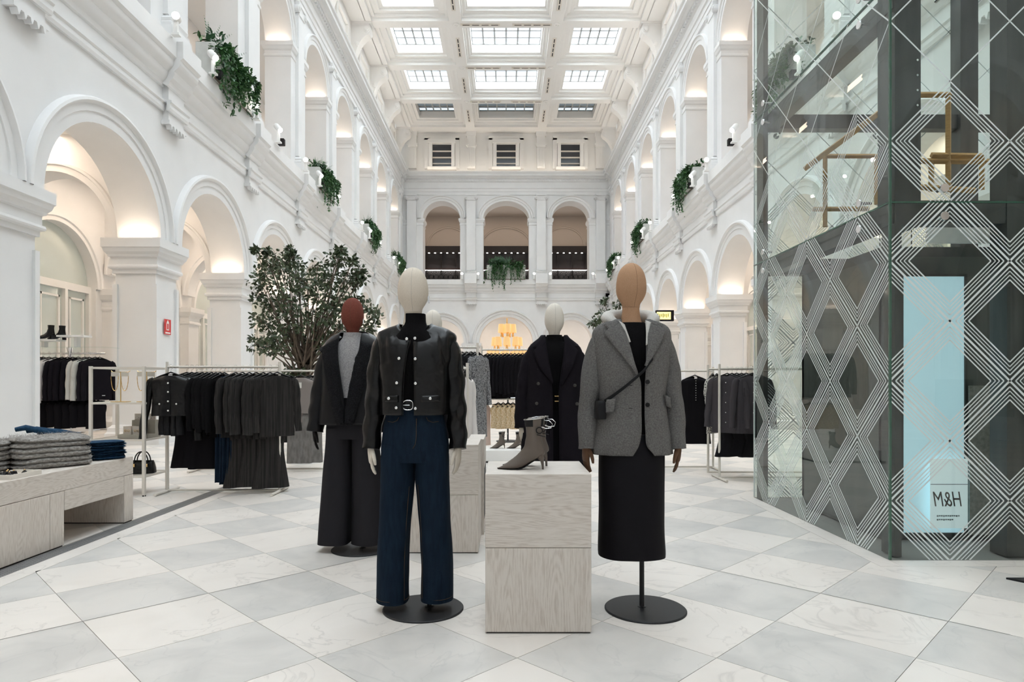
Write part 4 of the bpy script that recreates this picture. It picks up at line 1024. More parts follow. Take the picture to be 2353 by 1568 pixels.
buttons(c4, f4, [q4(918, 713), q4(1250, 730), q4(903, 893), q4(1270, 897)], .0135, mat('horn_button', (.045, .04, .035), .35), .012)
for zz in (827, 872):
    x, z = q4(1085, zz); ob('gold_clasp', MB().box(x - .018, x + .018, f4.front(x, z, .004) - .004, f4.front(x, z, .004), z - .004, z + .004).mesh('gold_clasp', M['gold']), c4)
ob('trousers', closed(Form([(.08, .12, .1, 0), (.5, .14, .11, 0), (.9, .17, .12, 0), (1.1, .15, .1, 0)]), .08, 1.05, 14).mesh('trousers', M['black_cloth'], 60), r4)

# ---------------------------------------------------------------- mostly hidden mannequin behind the leather jacket
r5 = thing('mannequin', 'pale mannequin head and shoulders glimpsed behind the black leather jacket', 'mannequin', (-.655, 5.85, 0), 0)
stand(r5, ((.0, .02), (.0, .0)), None, .9)
add_head(r5, 0, 1.925, M['linen_white'], 0, .95)
f5 = Form([(.40, .19, .13, 0), (.9, .185, .13, 0), (1.15, .165, .115, 0), (1.42, .200, .125, 0), (1.53, .190, .11, 0), (1.58, .15, .09, 0), (1.61, .09, .078, 0), (1.65, .064, .068, 0)])
d5 = ob('dress', closed(f5, .42, 1.65, 40, fold=lambda p, z: .005 * nz(p.x * 6, p.y * 6, z * 4)).mesh('dress', M['black_cloth'], 60), r5)
for s in (-1, 1):
    ob('sleeve', sleeve([(0, s * .16, .012, 1.55), (.1, s * .195, .012, 1.49), (.5, s * .225, .01, 1.2), (1, s * .225, -.02, .92)], [(0, .05), (.1, .06), (.5, .055), (1, .045)], .004, s).mesh('sleeve', M['black_cloth'], 60), d5)
    put_hand(r5, 'cream', s, (s * .225, -.02, .935), s * -.3, .05)
# ================================================================== PEDESTALS
def pedestal(x0, x1, y0, y1, label):
    cx, cy = (x0 + x1) / 2, (y0 + y1) / 2; hx, hy = (x1 - x0) / 2, (y1 - y0) / 2
    r = thing('display_pedestal', label, 'pedestal', (cx, cy, 0))
    ob('plinth_recess', MB().box(-hx + .006, hx - .006, -hy + .006, hy - .006, 0, .012).mesh('recess', M['shadowgap']), r)
    ob('lower_block', MB().bbox(-hx, hx, -hy, hy, .008, .4345, .0018).mesh('lower_block', M['oakz']), r)
    ob('upper_block', MB().bbox(-hx, hx, -hy, hy, .4370, .811, .0018).mesh('upper_block', M['oakx']), r)
    return r
pedestal(-.106, .433, 3.316, 3.862, 'limed oak block pedestal carrying the taupe boots in front')
pedestal(-.748, -.207, 4.87, 5.40, 'limed oak block pedestal standing behind the blue jeans')
dpr = thing('display_pedestal', 'narrow limed oak stand just behind the second pedestal', 'pedestal', (-.26, 5.72, 0))
ob('body', MB().bbox(-.06, .075, -.25, .25, 0, .80, .002).mesh('body', M['oakz']), dpr)
ob('slot', MB().box(.07, .0765, -.20, .20, .12, .55).mesh('slot', M['shadowgap']), dpr)

# boots
def boot_parts(root, m):
    rows = [(.052, .272, -.052, .268, .048), (.048, .235, -.046, .232, .045), (.043, .19, -.042, .185, .041), (.043, .155, -.048, .150, .038), (.052, .125, -.064, .122, .036), (.060, .100, -.086, .098, .035),
            (.056, .082, -.104, .082, .034), (.030, .066, -.122, .068, .034), (-.010, .044, -.142, .055, .036), (-.055, .018, -.160, .044, .040), (-.095, .005, -.178, .033, .041), (-.140, .003, -.197, .022, .034), (-.185, .003, -.215, .014, .021), (-.222, .004, -.230, .009, .008), (-.236, .005, -.237, .008, .002)]
    rows = [(bx * (.84 if bx < 0 else 1), bz, fx * (.84 if fx < -.06 else 1), fz, w) for bx, bz, fx, fz, w in rows]
    tab = [(i,) + r for i, r in enumerate(rows)]; rings = []
    for i in range(57):
        bx, bz, fx, fz, w = interp(tab, i / 4); c = Vector(((bx + fx) / 2, 0, (bz + fz) / 2)); d = Vector(((fx - bx) / 2, 0, (fz - bz) / 2))
        wr = 1 + .02 * nz(i * .5, 0, 0)
        rings.append([c + d * (cos(a) * (wr if 4 < i < 40 else 1)) + Vector((0, w * sin(a), 0)) for a in [2 * pi * k / 26 for k in range(26)]])
    ob('upper', MB().loft(rings, cap1=True).mesh('upper', m, 70), root)
    ob('lining', MB().loft([rings[0], [p * .93 + Vector((0, 0, -.02)) for p in rings[0]]], cap1=True).mesh('lining', M['blackbox']), root)
    ob('heel', MB().tube([(.030, 0, .074), (.042, 0, .05), (.046, 0, .022), (.047, 0, .0)], [.022, .0105, .0062, .0055], 12).mesh('heel', M['taupe'], 60), root)
    sole = []
    for x, w, z in ((.02, .016, .058), (-.02, .022, .036), (-.06, .030, .013), (-.10, .036, .003), (-.15, .031, .001), (-.20, .016, .001), (-.234, .003, .002)):
        x = x * .84 if x < 0 else x
        sole.append([(x, w, z + .004), (x, -w, z + .004), (x, -w, z - .001), (x, w, z - .001)])
    ob('sole', MB().loft(sole, cap=True).mesh('sole', M['blackbox']), root)
def lace(root):
    pts = [(.055 * cos(a), .052 * sin(a), .272 + .006 * cos(a)) for a in [2 * pi * k / 24 for k in range(24)]]
    pts += [(.056, -.01, .262), (.080, -.020, .262), (.098, -.03, .245), (.090, -.04, .225), (.062, -.045, .222), (.040, -.048, .230)]
    ob('lace', MB().tube(pts, .0024, 6).mesh('lace', M['chrome'], 60), root)
    ob('ring', MB().tube([(.028 + .016 * cos(a), -.050, .212 + .016 * sin(a)) for a in [2 * pi * k / 16 for k in range(17)]], .003, 6).mesh('ring', M['blackbox'], 60), root)
    ob('tab', MB().tube([(.015, -.047, .19), (.06, -.040, .178)], [.006, .006], 6, flat=.4).mesh('tab', M['leather_matte']), root)
bt = thing('ankle_boot', 'taupe pointed stiletto boot, nearer of the pair on the front pedestal', 'boot', (.150, 3.50, .811), -.05, 'taupe boots on the front pedestal')
boot_parts(bt, M['taupe']); lace(bt)
dup(bt, (.178, 3.64, .811), -.08, 'taupe pointed stiletto boot, farther of the pair on the front pedestal')
dup(bt, (P(1153, 900, 10.6).x, 10.6, .20), 0, 'small distant taupe boot, left one on the low plinth', 'taupe boots on the low plinth')
dup(bt, (P(1192, 900, 10.6).x, 10.6, .20), 0, 'small distant taupe boot, right one on the low plinth', 'taupe boots on the low plinth')
o = thing('low_plinth', 'low white display plinth far back with a dark edge below', 'plinth', (P(1170, 900, 10.6).x, 10.62, 0))
ob('slab', MB().bbox(-.55, .55, -.33, .33, .03, .20, .004).mesh('slab', M['white_paint']), o); ob('recess', MB().box(-.54, .54, -.32, .32, 0, .03).mesh('recess', M['shadowgap']), o)

# ================================================================== OAK BENCH on the left
b = thing('display_bench', 'long low limed oak display bench with an open bay', 'bench', (0, 0, 0))
BX0, BX1 = -4.55, -3.445
def lbox(name, x0, x1, y0, y1, z0, z1, m, bv=.002):
    return ob(name, MB().bbox(x0, x1, y0, y1, z0, z1, bv).mesh(name, m), b)
# notched top: full-width deck and deeper apron between the legs
lbox('top', BX0, BX1, 2.6, 6.03, .434, .592, M['oaky'])
lbox('apron', BX0, BX1, 5.093, 5.885, .276, .432, M['oaky'])
lbox('leg_block', BX0, BX1, 2.6, 4.928, .010, .430, M['oakz']); lbox('leg_block', BX0, BX1, 4.932, 5.088, .010, .430, M['oakz'])
lbox('end_leg', BX0, BX1, 5.89, 6.03, .010, .430, M['oakz'])
ob('recess', MB().box(BX0 + .01, BX1 - .008, 2.6, 5.08, 0, .01).box(BX0 + .01, BX1 - .008, 5.9, 6.02, 0, .01).mesh('recess', M['shadowgap']), b)

def folded(name, label, cat, loc, rotz, w, d, n, th, m, group, seed=0, fuzz=0., single=True):
    """pile of n folded garments, each one a thing"""
    for i in range(n):
        rows = []; N = 30; zc = 0
        for lvl, (zz, ins) in enumerate(((.0, .03), (.12, .008), (.30, 0), (.46, .012), (.5, .022), (.54, .012), (.72, 0), (.9, .010), (1.0, .04))):
            ring = []
            for k in range(N):
                a = 2 * pi * k / N; e = .52 if fuzz else .42
                x = (w / 2 - ins) * math.copysign(abs(cos(a)) ** e, cos(a)); y = (d / 2 - ins) * math.copysign(abs(sin(a)) ** e, sin(a))
                q = nz(x * 7 + seed + i * 3, y * 7, zz * 3 + i)
                ring.append((x * (1 + (.06 if fuzz else .035) * q), y * (1 + (.06 if fuzz else .035) * q), zz * th + (.26 if fuzz else .14) * th * nz(x * 5 + i, y * 5, seed + 9) * (.2 + zz)))
            rows.append(ring)
        mb = MB().loft(rows, cap=True)
        top = [(px_ * .5, py_ * .5, pz + .06 * th) for px_, py_, pz in rows[-1]]
        mb.loft([rows[-1], top], cap1=True)
        o = ob(name, mb.mesh(name, m, 70), None, (loc[0] + .006 * sin(i * 2.1 + seed), loc[1] + .008 * cos(i * 1.7 + seed), loc[2] + .004 + i * th * 1.02), rotz + .03 * sin(i * 3 + seed))
        tag(o, label % (ORD[i] + ' from the bottom' if 0 < i < n - 1 else ('topmost' if i else 'lowest')), cat, group)
        if fuzz:
            fb_ = MB(); rnd = random.Random(seed * 7 + i)
            for _ in range(900):
                r_ = rows[rnd.choice((1, 2, 3, 5, 6, 7, 8, 8, 8))]; p = Vector(r_[rnd.randrange(N)])
                if rnd.random() < .45: p = Vector((p.x * rnd.random(), p.y * rnd.random(), rows[-1][0][2] + .05 * th))
                q = p + Vector((rnd.uniform(-1, 1), rnd.uniform(-1, 1), rnd.uniform(-.4, 1))) * fuzz
                mid = (p + q) / 2 + Vector((rnd.uniform(-1, 1), rnd.uniform(-1, 1), rnd.uniform(-1, 1))) * fuzz * .4
                s_ = Vector((.0012, .0012, 0)); fb_.add([p - s_, p + s_, mid + s_, mid - s_, q], [(0, 1, 2, 3), (3, 2, 4)])
            tag(ob('fuzz', fb_.mesh('fuzz', m), o), kind='stuff')
BT = .592
folded('folded_sweater', 'folded fluffy grey sweater, %s in the right-hand pile on the bench', 'sweater', (-3.735, 5.33, BT), .94, .56, .40, 3, .080, M['fluffy'], 'grey sweaters in the right-hand pile', 1, .026)
folded('folded_sweater', 'folded fluffy grey sweater, %s in the left-hand pile on the bench', 'sweater', (-4.12, 4.95, BT), .94, .56, .40, 3, .076, M['fluffy'], 'grey sweaters in the left-hand pile', 5, .026)
folded('folded_jeans', 'folded blue jeans, %s in the neat pile at the bench end', 'jeans', (-3.585, 5.83, BT), .9, .30, .24, 8, .0195, M['denim_mid'], 'folded jeans at the bench end', 9)
folded('folded_jeans', 'folded blue jeans, %s in the pile behind the sweaters', 'jeans', (-4.12, 5.82, BT), .6, .34, .28, 8, .0195, M['denim_mid'], 'folded jeans behind the sweaters', 12)
for i in range(3):
    pts = [(-.20 + .06 * i, 0, 0), (-.05 + .05 * i, .0, .035), (.1 + .05 * i, .0, .02)]
    o = tag(ob('rolled_jeans', MB().tube([(-.17, 0, .075 - i * .02), (-.10, 0, .09 - i * .02), (0, 0, .06 - i * .012), (.14, 0, .0), (.2, 0, -.03)], [.028, .036, .038, .036, .03], 14, flat=.7).mesh('rolled_jeans', M['denim_mid'], 60), None, (-4.09 + .03 * i, 5.72 + .09 * i, BT + .20), .5),
        'rolled blue jean leg lying on the rear denim pile, %s from the front' % ORD[i], 'jeans', 'rolled jeans on the denim pile')
tr = thing('jewellery_tray', 'small cream tray of black hair clips at the bench front edge', 'tray', (-3.565, 4.74, BT))
ob('tray_body', MB().box(-.10, .10, -.17, .13, 0, .012).box(-.10, -.09, -.17, .13, .012, .035).box(.09, .10, -.17, .13, .012, .035).box(-.09, .09, -.17, -.16, .012, .035).box(-.09, .09, .12, .13, .012, .035).mesh('tray_body', M['cream']), tr)
for i in range(6):
    o = ob('hair_clip', MB().tube([(-.03, 0, 0), (-.01, .015, .014), (.02, .012, .014), (.035, 0, 0)], [.006, .012, .012, .006], 8).mesh('hair_clip', M['blackbox'], 60), None, (-3.585 + .05 * (i % 3) - .03, 4.64 + .075 * (i // 3) + .03 * (i % 2), BT + .02), i * 1.1)
    tag(o, 'black hair clip in the cream tray, %s from the front left' % ORD[i], 'hair clip', 'hair clips in the tray')
    ob('gold_bead', MB().lathe([(.001, .006), (.005, .003), (.006, 0), (.005, -.003), (.001, -.006)], (0, .012, .028), 8).mesh('gold_bead', M['gold'], 60), o)

# ================================================================== METAL SHELF
SX0, SX1, SY0, SY1 = -4.645, -4.05, 7.30, 7.80
sh = thing('shelf_unit', 'cream metal shelf unit with four open tiers of jewellery', 'shelf', (0, 0, 0))
pm = MB().bbox(-.016, .016, -.016, .016, 0, 1.455, .002).mesh('post', M['cream'])
for x in (SX0, SX1):
    for y in (SY0, SY1):
        ob('post', pm, sh, (x, y, 0)); ob('foot', MB().cyl((0, 0, 0), .02, .012, 12).mesh('foot', M['blackbox']), sh, (x, y, 0))
for z in (.22, .63, 1.043, 1.44):
    s_ = ob('shelf', MB().box(SX0, SX1, SY0, SY1, z - .004, z + .003).mesh('shelf', M['cream'] if z < 1.4 else M['clear']), sh)
    ob('shelf_rail', MB().box(SX0, SX1, SY0 - .012, SY0 + .012, z - .014, z + .008).box(SX0, SX1, SY1 - .012, SY1 + .012, z - .014, z + .008).box(SX0 - .012, SX0 + .012, SY0, SY1, z - .014, z + .008).box(SX1 - .012, SX1 + .012, SY0, SY1, z - .014, z + .008).mesh('rails', M['cream']), s_)
# necklace stands on the third tier
for i, x in enumerate((-4.44, -4.14)):
    st = thing('necklace_stand', 'brass necklace stand with carded chains, %s one on the shelf' % ('left' if i == 0 else 'right'), 'jewellery stand', (x, 7.52, 1.048), 0, 'necklace stands')
    ob('stand', MB().box(-.09, .09, -.05, .05, 0, .008).tube([(0, 0, .008), (0, 0, .35)], .006, 8).tube([(-.11, 0, .36), (-.09, 0, .345), (.09, 0, .345), (.11, 0, .36)], .004, 6).mesh('stand', M['gold'], 60), st)
    for j, dx in enumerate((-.06, .055)):
        ob('card', MB().box(dx - .045, dx + .045, -.012, -.010, .295, .345).mesh('card', M['card']), st)
        pts = [(dx + .042 * cos(a), -.016, .30 + .17 * sin(a)) for a in [pi + pi * k / 20 for k in range(21)]]
        ob('chain', MB().tube(pts, [.0032 + .0014 * (k % 2) for k in range(21)], 6).mesh('chain', M['gold']), st)
dsp = thing('earring_display', 'greige stepped box holding carded earrings on the shelf', 'display box', (-4.24, 7.55, .637))
ob('box', MB().box(-.17, .17, -.14, .14, 0, .045).box(-.10, .17, .02, .14, .045, .20).mesh('box', M['kraft']), dsp)
for j, x in enumerate((-.13, -.02)):
    for q in range(3):
        c_ = ob('earring_card', MB().box(x + .012 * q, x + .09 + .012 * q, -.10 + .03 * q, -.098 + .03 * q, .045, .135).mesh('card', M['card']), dsp)
        if q == 0:
            for s in (-1, 1): ob('hoop', MB().tube([(x + .045 + s * .018 + .012 * cos(a), -.104, .085 + .012 * sin(a)) for a in [2 * pi * k / 12 for k in range(13)]], .0022, 5).mesh('hoop', M['gold']), c_)
for j in range(3):
    x = -.08 + .085 * j; c_ = ob('earring_card', MB().box(x, x + .075, .04, .042, .20, .275).mesh('card', M['card']), dsp)
    for s in (-1, 1): ob('hoop', MB().tube([(x + .0375 + s * .017 + .011 * cos(a), .035, .225 + .011 * sin(a)) for a in [2 * pi * k / 12 for k in range(13)]], .002, 5).mesh('hoop', M['chrome']), c_)
def handbag(x, y, z, rz, label):
    r = thing('handbag', label, 'handbag', (x, y, z), rz, 'black handbags on the lower shelf'); rows = []
    for zz, w, d in ((0, .13, .055), (.006, .145, .065), (.06, .142, .060), (.12, .13, .045), (.145, .122, .028), (.15, .118, .02)):
        rows.append([(w * math.copysign(abs(cos(a)) ** .5, cos(a)), d * math.copysign(abs(sin(a)) ** .5, sin(a)), zz + .006 * nz(a, zz * 9, 3)) for a in [2 * pi * k / 28 for k in range(28)]])
    ob('body', MB().loft(rows, cap=True).mesh('body', M['leather'], 60), r)
    for s in (-1, 1):
        ob('handle', MB().tube([(.075 * cos(a), s * .035, .13 + .12 * sin(a)) for a in [pi * k / 18 for k in range(19)]], .0075, 8).mesh('handle', M['leather'], 60), r)
    for x_ in (-.07, .07): ob('buckle', MB().box(x_ - .01, x_ + .01, -.062, -.054, .08, .115).mesh('buckle', M['gold']), r)
handbag(-4.20, 7.54, .225, .1, 'black leather top-handle handbag on the lower shelf, right one')
handbag(-4.49, 7.54, .225, -.05, 'black leather top-handle handbag on the lower shelf, left one')

# ================================================================== HANGING CLOTHES
def garment(kind, m, L=.62, w=.225, sl=.56, th=.045, seed=0, hook='chrome', hanger=None, sleeves=True, flare=1.0, spread=.05, detail=None, neck=.07, name='hanging_garment', low=False):
    """thing whose origin is the point where the hook sits on the rail; hangs along x, seen from -y"""
    r = thing(name, 'x', kind)
    zt = -.085; rings = []; N = 28 if not low else 18; S = 26 if not low else 14
    tab = [(0, neck * .6, th * .5), (.012, neck, th * .7), (.035, w * .62, th * .8), (.060, w * .90, th * .95), (.085, w * 1.0, th), (.16, w * .97, th), (.45 * L, w * .90, th * 1.05), (L, w * .95 * flare, th * 1.1)]
    for i in range(S + 1):
        u = i / S; s_ = L * (u ** 1.5); hwid, ht = interp(tab, s_); ring = []
        for k in range(N):
            a = 2 * pi * k / N; ca, sa = cos(a), sin(a); f = .010 * sin(7 * a + seed + s_ * 4) * min(1, s_ * 4) + .008 * nz(ca * 3 + seed, sa * 3, s_ * 8)
            zz = zt - s_ - (.006 * nz(a, seed, 1) if i == S else 0)
            if i <= 2: zz -= .018 * (1 if sa < 0 else -.2) * (1 - i / 3)
            ring.append((hwid * math.copysign(abs(ca) ** .8, ca), (ht + f) * math.copysign(abs(sa) ** .9, sa), zz))
        rings.append(ring)
    body = ob('body', MB().loft(rings, cap1=True).mesh('body', m, 60), r)
    if sleeves:
        for s in (-1, 1):
            me = sleeve([(0, s * w * .80, 0, zt - .065), (.12, s * (w * .98), 0, zt - .11), (.5, s * (w + spread * .6), .004, zt - .11 - sl * .42), (1, s * (w + spread), -.02, zt - .09 - sl)], [(0, .038), (.12, .050), (.5, .046), (1, .040)], .006, seed + s, 12 if low else 16, 12 if low else 22, .72, 18)
            ob('sleeve', me.mesh('sleeve', m, 60), r)
    hm = M[hanger or 'hanger_black']
    hg = ob('hanger', MB().tube([(-w * .85, 0, zt - .052), (-w * .5, 0, zt - .018), (0, 0, zt + .022), (w * .5, 0, zt - .018), (w * .85, 0, zt - .052)], [.008, .012, .014, .012, .008], 8, flat=.6).mesh('hanger', hm, 60), r)
    ob('hook', MB().tube([(0, 0, zt + .02), (0, 0, -.03), (.018, 0, -.022), (.024, 0, .0), (.014, 0, .02), (-.004, 0, .024), (-.018, 0, .014)], .0022, 6).mesh('hook', M[hook], 60), hg)
    if detail: detail(r, zt, w, th)
    return r
def place(proto, loc, rz, label, group, state={}):
    if proto.name not in state:
        state[proto.name] = 1; proto.location = loc; proto.rotation_euler = (0, 0, rz); proto['label'] = label; proto['group'] = group; return proto
    o = dup(proto, loc, rz + RJ.uniform(-.04, .04), label, group); o.scale = (RJ.uniform(.95, 1.03), 1, RJ.uniform(.96, 1.03)); return o
RJ = random.Random(21)
def rack(label, x0, x1, y, zr, twin=None, foot=.27, group=None, posts=(True, True), ext=.0):
    r = thing('clothes_rack', label, 'clothes rack', (0, 0, 0), 0, group)
    for i, x in enumerate((x0, x1)):
        if not posts[i]: continue
        ob('post', MB().tube([(x, y, .02), (x, y, zr + .06)], .0165, 10).mesh('post', M['cream'], 60), r)
        ob('foot', MB().tube([(x, y - foot, .018), (x, y + foot, .018)], .016, 10).mesh('foot', M['cream'], 60), r)
        if twin: ob('post', MB().tube([(x, y + twin, .02), (x, y + twin, zr + .06)], .0165, 10).mesh('post', M['cream'], 60), r)
    ob('rail', MB().tube([(x0 - ext, y, zr), (x1 + ext, y, zr)], .0145, 10).mesh('rail', M['cream'], 60), r)
    ob('base_bar', MB().tube([(x0, y, .03), (x1, y, .03)], .013, 10).mesh('base_bar', M['cream'], 60), r)
    if twin:
        ob('rail', MB().tube([(x0 - ext, y + twin, zr), (x1 + ext, y + twin, zr)], .0145, 10).mesh('rail', M['cream'], 60), r)
        ob('base_bar', MB().tube([(x0, y + twin, .03), (x1, y + twin, .03)], .013, 10).mesh('base_bar', M['cream'], 60), r)
    return r
R1Y, R1Z = 7.55, 1.452
r_1 = rack('near left cream clothes rack of black, denim and pinstripe clothes', -3.92, -2.62, R1Y, R1Z)
ob('face_out_arm', MB().tube([(-3.79, R1Y, R1Z), (-3.79, R1Y - .20, R1Z)], .008, 8).mesh('face_out_arm', M['cream'], 60), r_1)
# leather jackets, first one facing the viewer
def jdet(r, zt, w, th):
    me = MB().disc_y((0, 0, 0), .010, .006).mesh('button', M['pearl'], 50)
    for z in (-.10, -.20, -.305, -.41): ob('button', me, r, (-.005, -th - .010, zt + z))
    for x in (-.10, .085):
        ob('button', me, r, (x, -th - .008, zt - .335))
        ob('pocket', MB().box(x - .05, x + .05, -th - .010, -th - .006, zt - .345, zt - .325).mesh('pocket', M['leather']), r)
    ob('placket', MB().box(.008, .012, -th - .010, -th - .004, zt - .455, zt - .06).mesh('placket', M['blackbox']), r)
    ob('neck_label', MB().box(-.022, .022, -th * .3, -th * .3 + .002, zt - .03, zt - .002).mesh('neck_label', M['paper']), r)
LJ = garment('jacket', M['leather'], .47, .225, .66, .05, 1, spread=.085, detail=jdet, name='hanging_jacket')
place(LJ, (-3.79, R1Y - .17, R1Z), .06, 'black leather jacket with pearl buttons facing front on the left rack', 'black leather jackets on the near left rack')
LJ2 = garment('jacket', M['leather_matte'], .47, .225, .60, .04, 2, spread=.03, name='hanging_jacket')
for i in range(4): place(LJ2, (-3.70 + .06 * i, R1Y + .01, R1Z), .62 + .05 * i, 'black leather jacket, %s behind the front-facing one on the left rack' % ORD[i], 'black leather jackets on the near left rack')
SK = garment('skirt', M['black_cloth'], .62, .19, 0, .07, 3, sleeves=False, flare=1.25, name='hanging_skirt', neck=.17)
for i in range(3): place(SK, (-3.66 + .10 * i, R1Y + .03, R1Z - .46), .12 + .1 * i, 'long black skirt under the leather jackets, %s from the left' % ORD[i], 'black skirts under the leather jackets')
BK = garment('dress', M['knit_black'], .70, .20, .55, .024, 4, spread=.02, name='hanging_dress')
for i in range(5): place(BK, (-3.46 + .05 * i, R1Y, R1Z), 1.0 + .08 * (i % 2), 'black ribbed knit dress on the near left rack, %s from the left' % ORD[i], 'black knit dresses on the near left rack')
DJ = garment('jeans', M['denim'], 1.22, .12, 0, .022, 5, sleeves=False, flare=1.0, name='hanging_jeans', neck=.10)
for i in range(5): place(DJ, (-3.27 + .042 * i, R1Y, R1Z - .02), 1.05 + .1 * (i % 2), 'blue jeans hanging on the near left rack, %s from the left' % ORD[i], 'blue jeans on the near left rack')
PJ = garment('jacket', M['pinstripe'], .72, .225, .58, .027, 6, spread=.03, name='hanging_jacket')
for i in range(7): place(PJ, (-3.13 + .082 * i, R1Y - .005 * i, R1Z), 1.15 + .10 * ((i * 2) % 3) - .07 * i, 'charcoal pinstripe jacket on the near left rack, %s from the left' % ORD[i], 'pinstripe jackets on the near left rack')
PS = garment('skirt', M['pinstripe'], .78, .17, 0, .085, 7, sleeves=False, flare=1.35, name='hanging_skirt', neck=.15)
for i in range(3): place(PS, (-3.05 + .16 * i, R1Y + .02, R1Z - .52), .5, 'long charcoal pinstripe skirt below the jackets, %s from the left' % ORD[i], 'pinstripe skirts on the near left rack')
# second rack behind
rack('second cream clothes rack behind the pinstripe jackets', -4.45, -2.15, 9.4, 1.437)
def gdet(r, zt, w, th):
    ob('price_tag', MB().box(-.02, .02, -th - .012, -th - .009, zt - .16, zt - .08).mesh('price_tag', M['paper']), r)
GT = garment('top', M['greige'], .52, .21, .56, .04, 8, spread=.05, detail=gdet, name='hanging_sweater')
place(GT, (P(695, 850, 9.4).x, 9.33, 1.437), .08, 'greige knit top with a paper tag facing front', 'greige tops on the second rack')
for i in range(3): place(GT, (P(712, 850, 9.4).x + .07 * i, 9.42, 1.437), .3, 'greige knit top behind the tagged one, %s from the left' % ORD[i], 'greige tops on the second rack')
GJ = garment('jeans', M['grey_denim'], .74, .19, 0, .06, 9, sleeves=False, flare=1.0, name='hanging_jeans', neck=.17)
for i in range(2): place(GJ, (P(690, 850, 9.4).x + .16 * i, 9.36, .94), .08, 'washed grey jeans under the greige top, %s from the left' % ORD[i], 'grey jeans on the second rack')
PK = garment('blouse', M['rose_cloth'], .60, .20, .5, .024, 10, hanger='copper', hook='copper', name='hanging_blouse', low=True)
for i in range(8): place(PK, (-4.25 + .07 * i, 9.42, 1.437), .9, 'pale pink blouse on a copper hanger, %s from the left' % ORD[i], 'pink blouses on the second rack')
DK = garment('dress', M['pinstripe'], .95, .21, .58, .04, 11, name='hanging_dress', low=True)
for i in range(4): place(DK, (P(640, 850, 9.4).x + .05 * i, 9.42, 1.437), .7, 'charcoal belted coat on the second rack, %s from the left' % ORD[i], 'charcoal coats on the second rack')

# aisle rack by the first pier
ra = thing('wall_rack', 'chrome aisle rack with glass shelf beside the left pier', 'clothes rack', (0, 0, 0))
ay = 11.0; ax0, ax1 = -8.35, -6.75
ob('rail', MB().tube([(ax0, ay, 1.76), (ax1, ay, 1.76)], .014, 8).mesh('rail', M['chrome'], 60), ra)
ob('glass_shelf', MB().box(ax0, ax1 + .12, ay - .2, ay + .2, 1.85, 1.862).mesh('glass_shelf', M['clear']), ra)
for x in (ax0 + .1, -7.35):
    ob('post', MB().tube([(x, ay + .02, 0), (x, ay + .02, 1.85)], .014, 8).mesh('post', M['chrome'], 60), ra)
    ob('bracket', MB().tube([(x, ay, 1.85), (x, ay, 1.70)], [.05, .012], 8).mesh('bracket', M['chrome'], 60), ra)
ob('foot', MB().bbox(ax0, ax1, ay - .22, ay + .22, 0, .03).mesh('foot', M['white_paint']), ra)
def aj(mk, L, sl, seed, nm='hanging_jacket', kind='jacket'): return garment(kind, M[mk], L, .21, sl, .034, seed, name=nm, low=True, spread=.03)
WJ, KJ, IJ, GJ2 = aj('white_cloth', .66, .64, 21), aj('coat_black', .70, .62, 22), aj('ivory_knit', .66, .6, 23), aj('knit_grey', .66, .6, 24)
seq = [(GJ2, 'grey', -7.86), (GJ2, 'grey', -7.80), (WJ, 'white', -7.70), (WJ, 'white', -7.60), (KJ, 'black', -7.48), (KJ, 'black', -7.39), (KJ, 'black', -7.30), (KJ, 'black', -7.21), (IJ, 'ivory', -7.10), (IJ, 'ivory', -7.02), (KJ, 'black', -6.92), (KJ, 'black', -6.85)]
for i, (g, c, x) in enumerate(seq): place(g, (x, ay, 1.76), .75, '%s jacket on the aisle rack by the left pier, %s from the left' % (c, ORD[i]), 'jackets on the aisle rack')
ob('rail', MB().tube([(ax0, ay, 1.05), (ax1, ay, 1.05)], .012, 8).mesh('rail', M['chrome'], 60), ra)
KS = garment('trousers', M['black_cloth'], .46, .17, 0, .06, 25, sleeves=False, name='hanging_trousers', neck=.15, low=True)
for i in range(8): place(KS, (-7.82 + .13 * i, ay, 1.05), .9, 'black trousers on the aisle rack, %s from the left' % ORD[i], 'black trousers on the aisle rack')
ST = thing('shoe_stand', 'white wooden shoe riser on the glass aisle shelf', 'stand', (-7.55, ay, 1.862))
ob('riser', MB().box(-.45, .05, -.12, .12, .10, .13).box(-.25, -.2, -.05, .05, 0, .1).box(.05, .5, -.12, .12, .17, .2).box(.3, .35, -.05, .05, 0, .17).mesh('riser', M['white_paint']), ST)
def block_boot(x, y, z, rz, label):
    r = thing('ankle_boot', label, 'boot', (x, y, z), rz, 'black block-heel boots'); rows = []
    for i, (bx, bz, fx, fz, w) in enumerate([(.05, .24, -.05, .24, .05), (.045, .18, -.045, .18, .046), (.05, .12, -.065, .12, .042), (.056, .08, -.10, .085, .040), (.0, .05, -.13, .07, .040), (-.08, .012, -.165, .055, .044), (-.15, .006, -.2, .035, .038), (-.2, .006, -.222, .018, .018)]):
        c = Vector(((bx + fx) / 2, 0, (bz + fz) / 2)); d = Vector(((fx - bx) / 2, 0, (fz - bz) / 2)); rows.append([c + d * cos(a) + Vector((0, w * sin(a), 0)) for a in [2 * pi * k / 16 for k in range(16)]])
    ob('upper', MB().loft(rows, cap=True).mesh('upper', M['leather'], 70), r); ob('heel', MB().box(.005, .055, -.028, .028, 0, .075).mesh('heel', M['blackbox']), r)
block_boot(-7.64, ay - .04, 1.992, .5, 'black block-heel ankle boot on the aisle shelf riser, left one')
block_boot(-7.52, ay + .06, 1.992, .35, 'black block-heel ankle boot on the aisle shelf riser, right one')

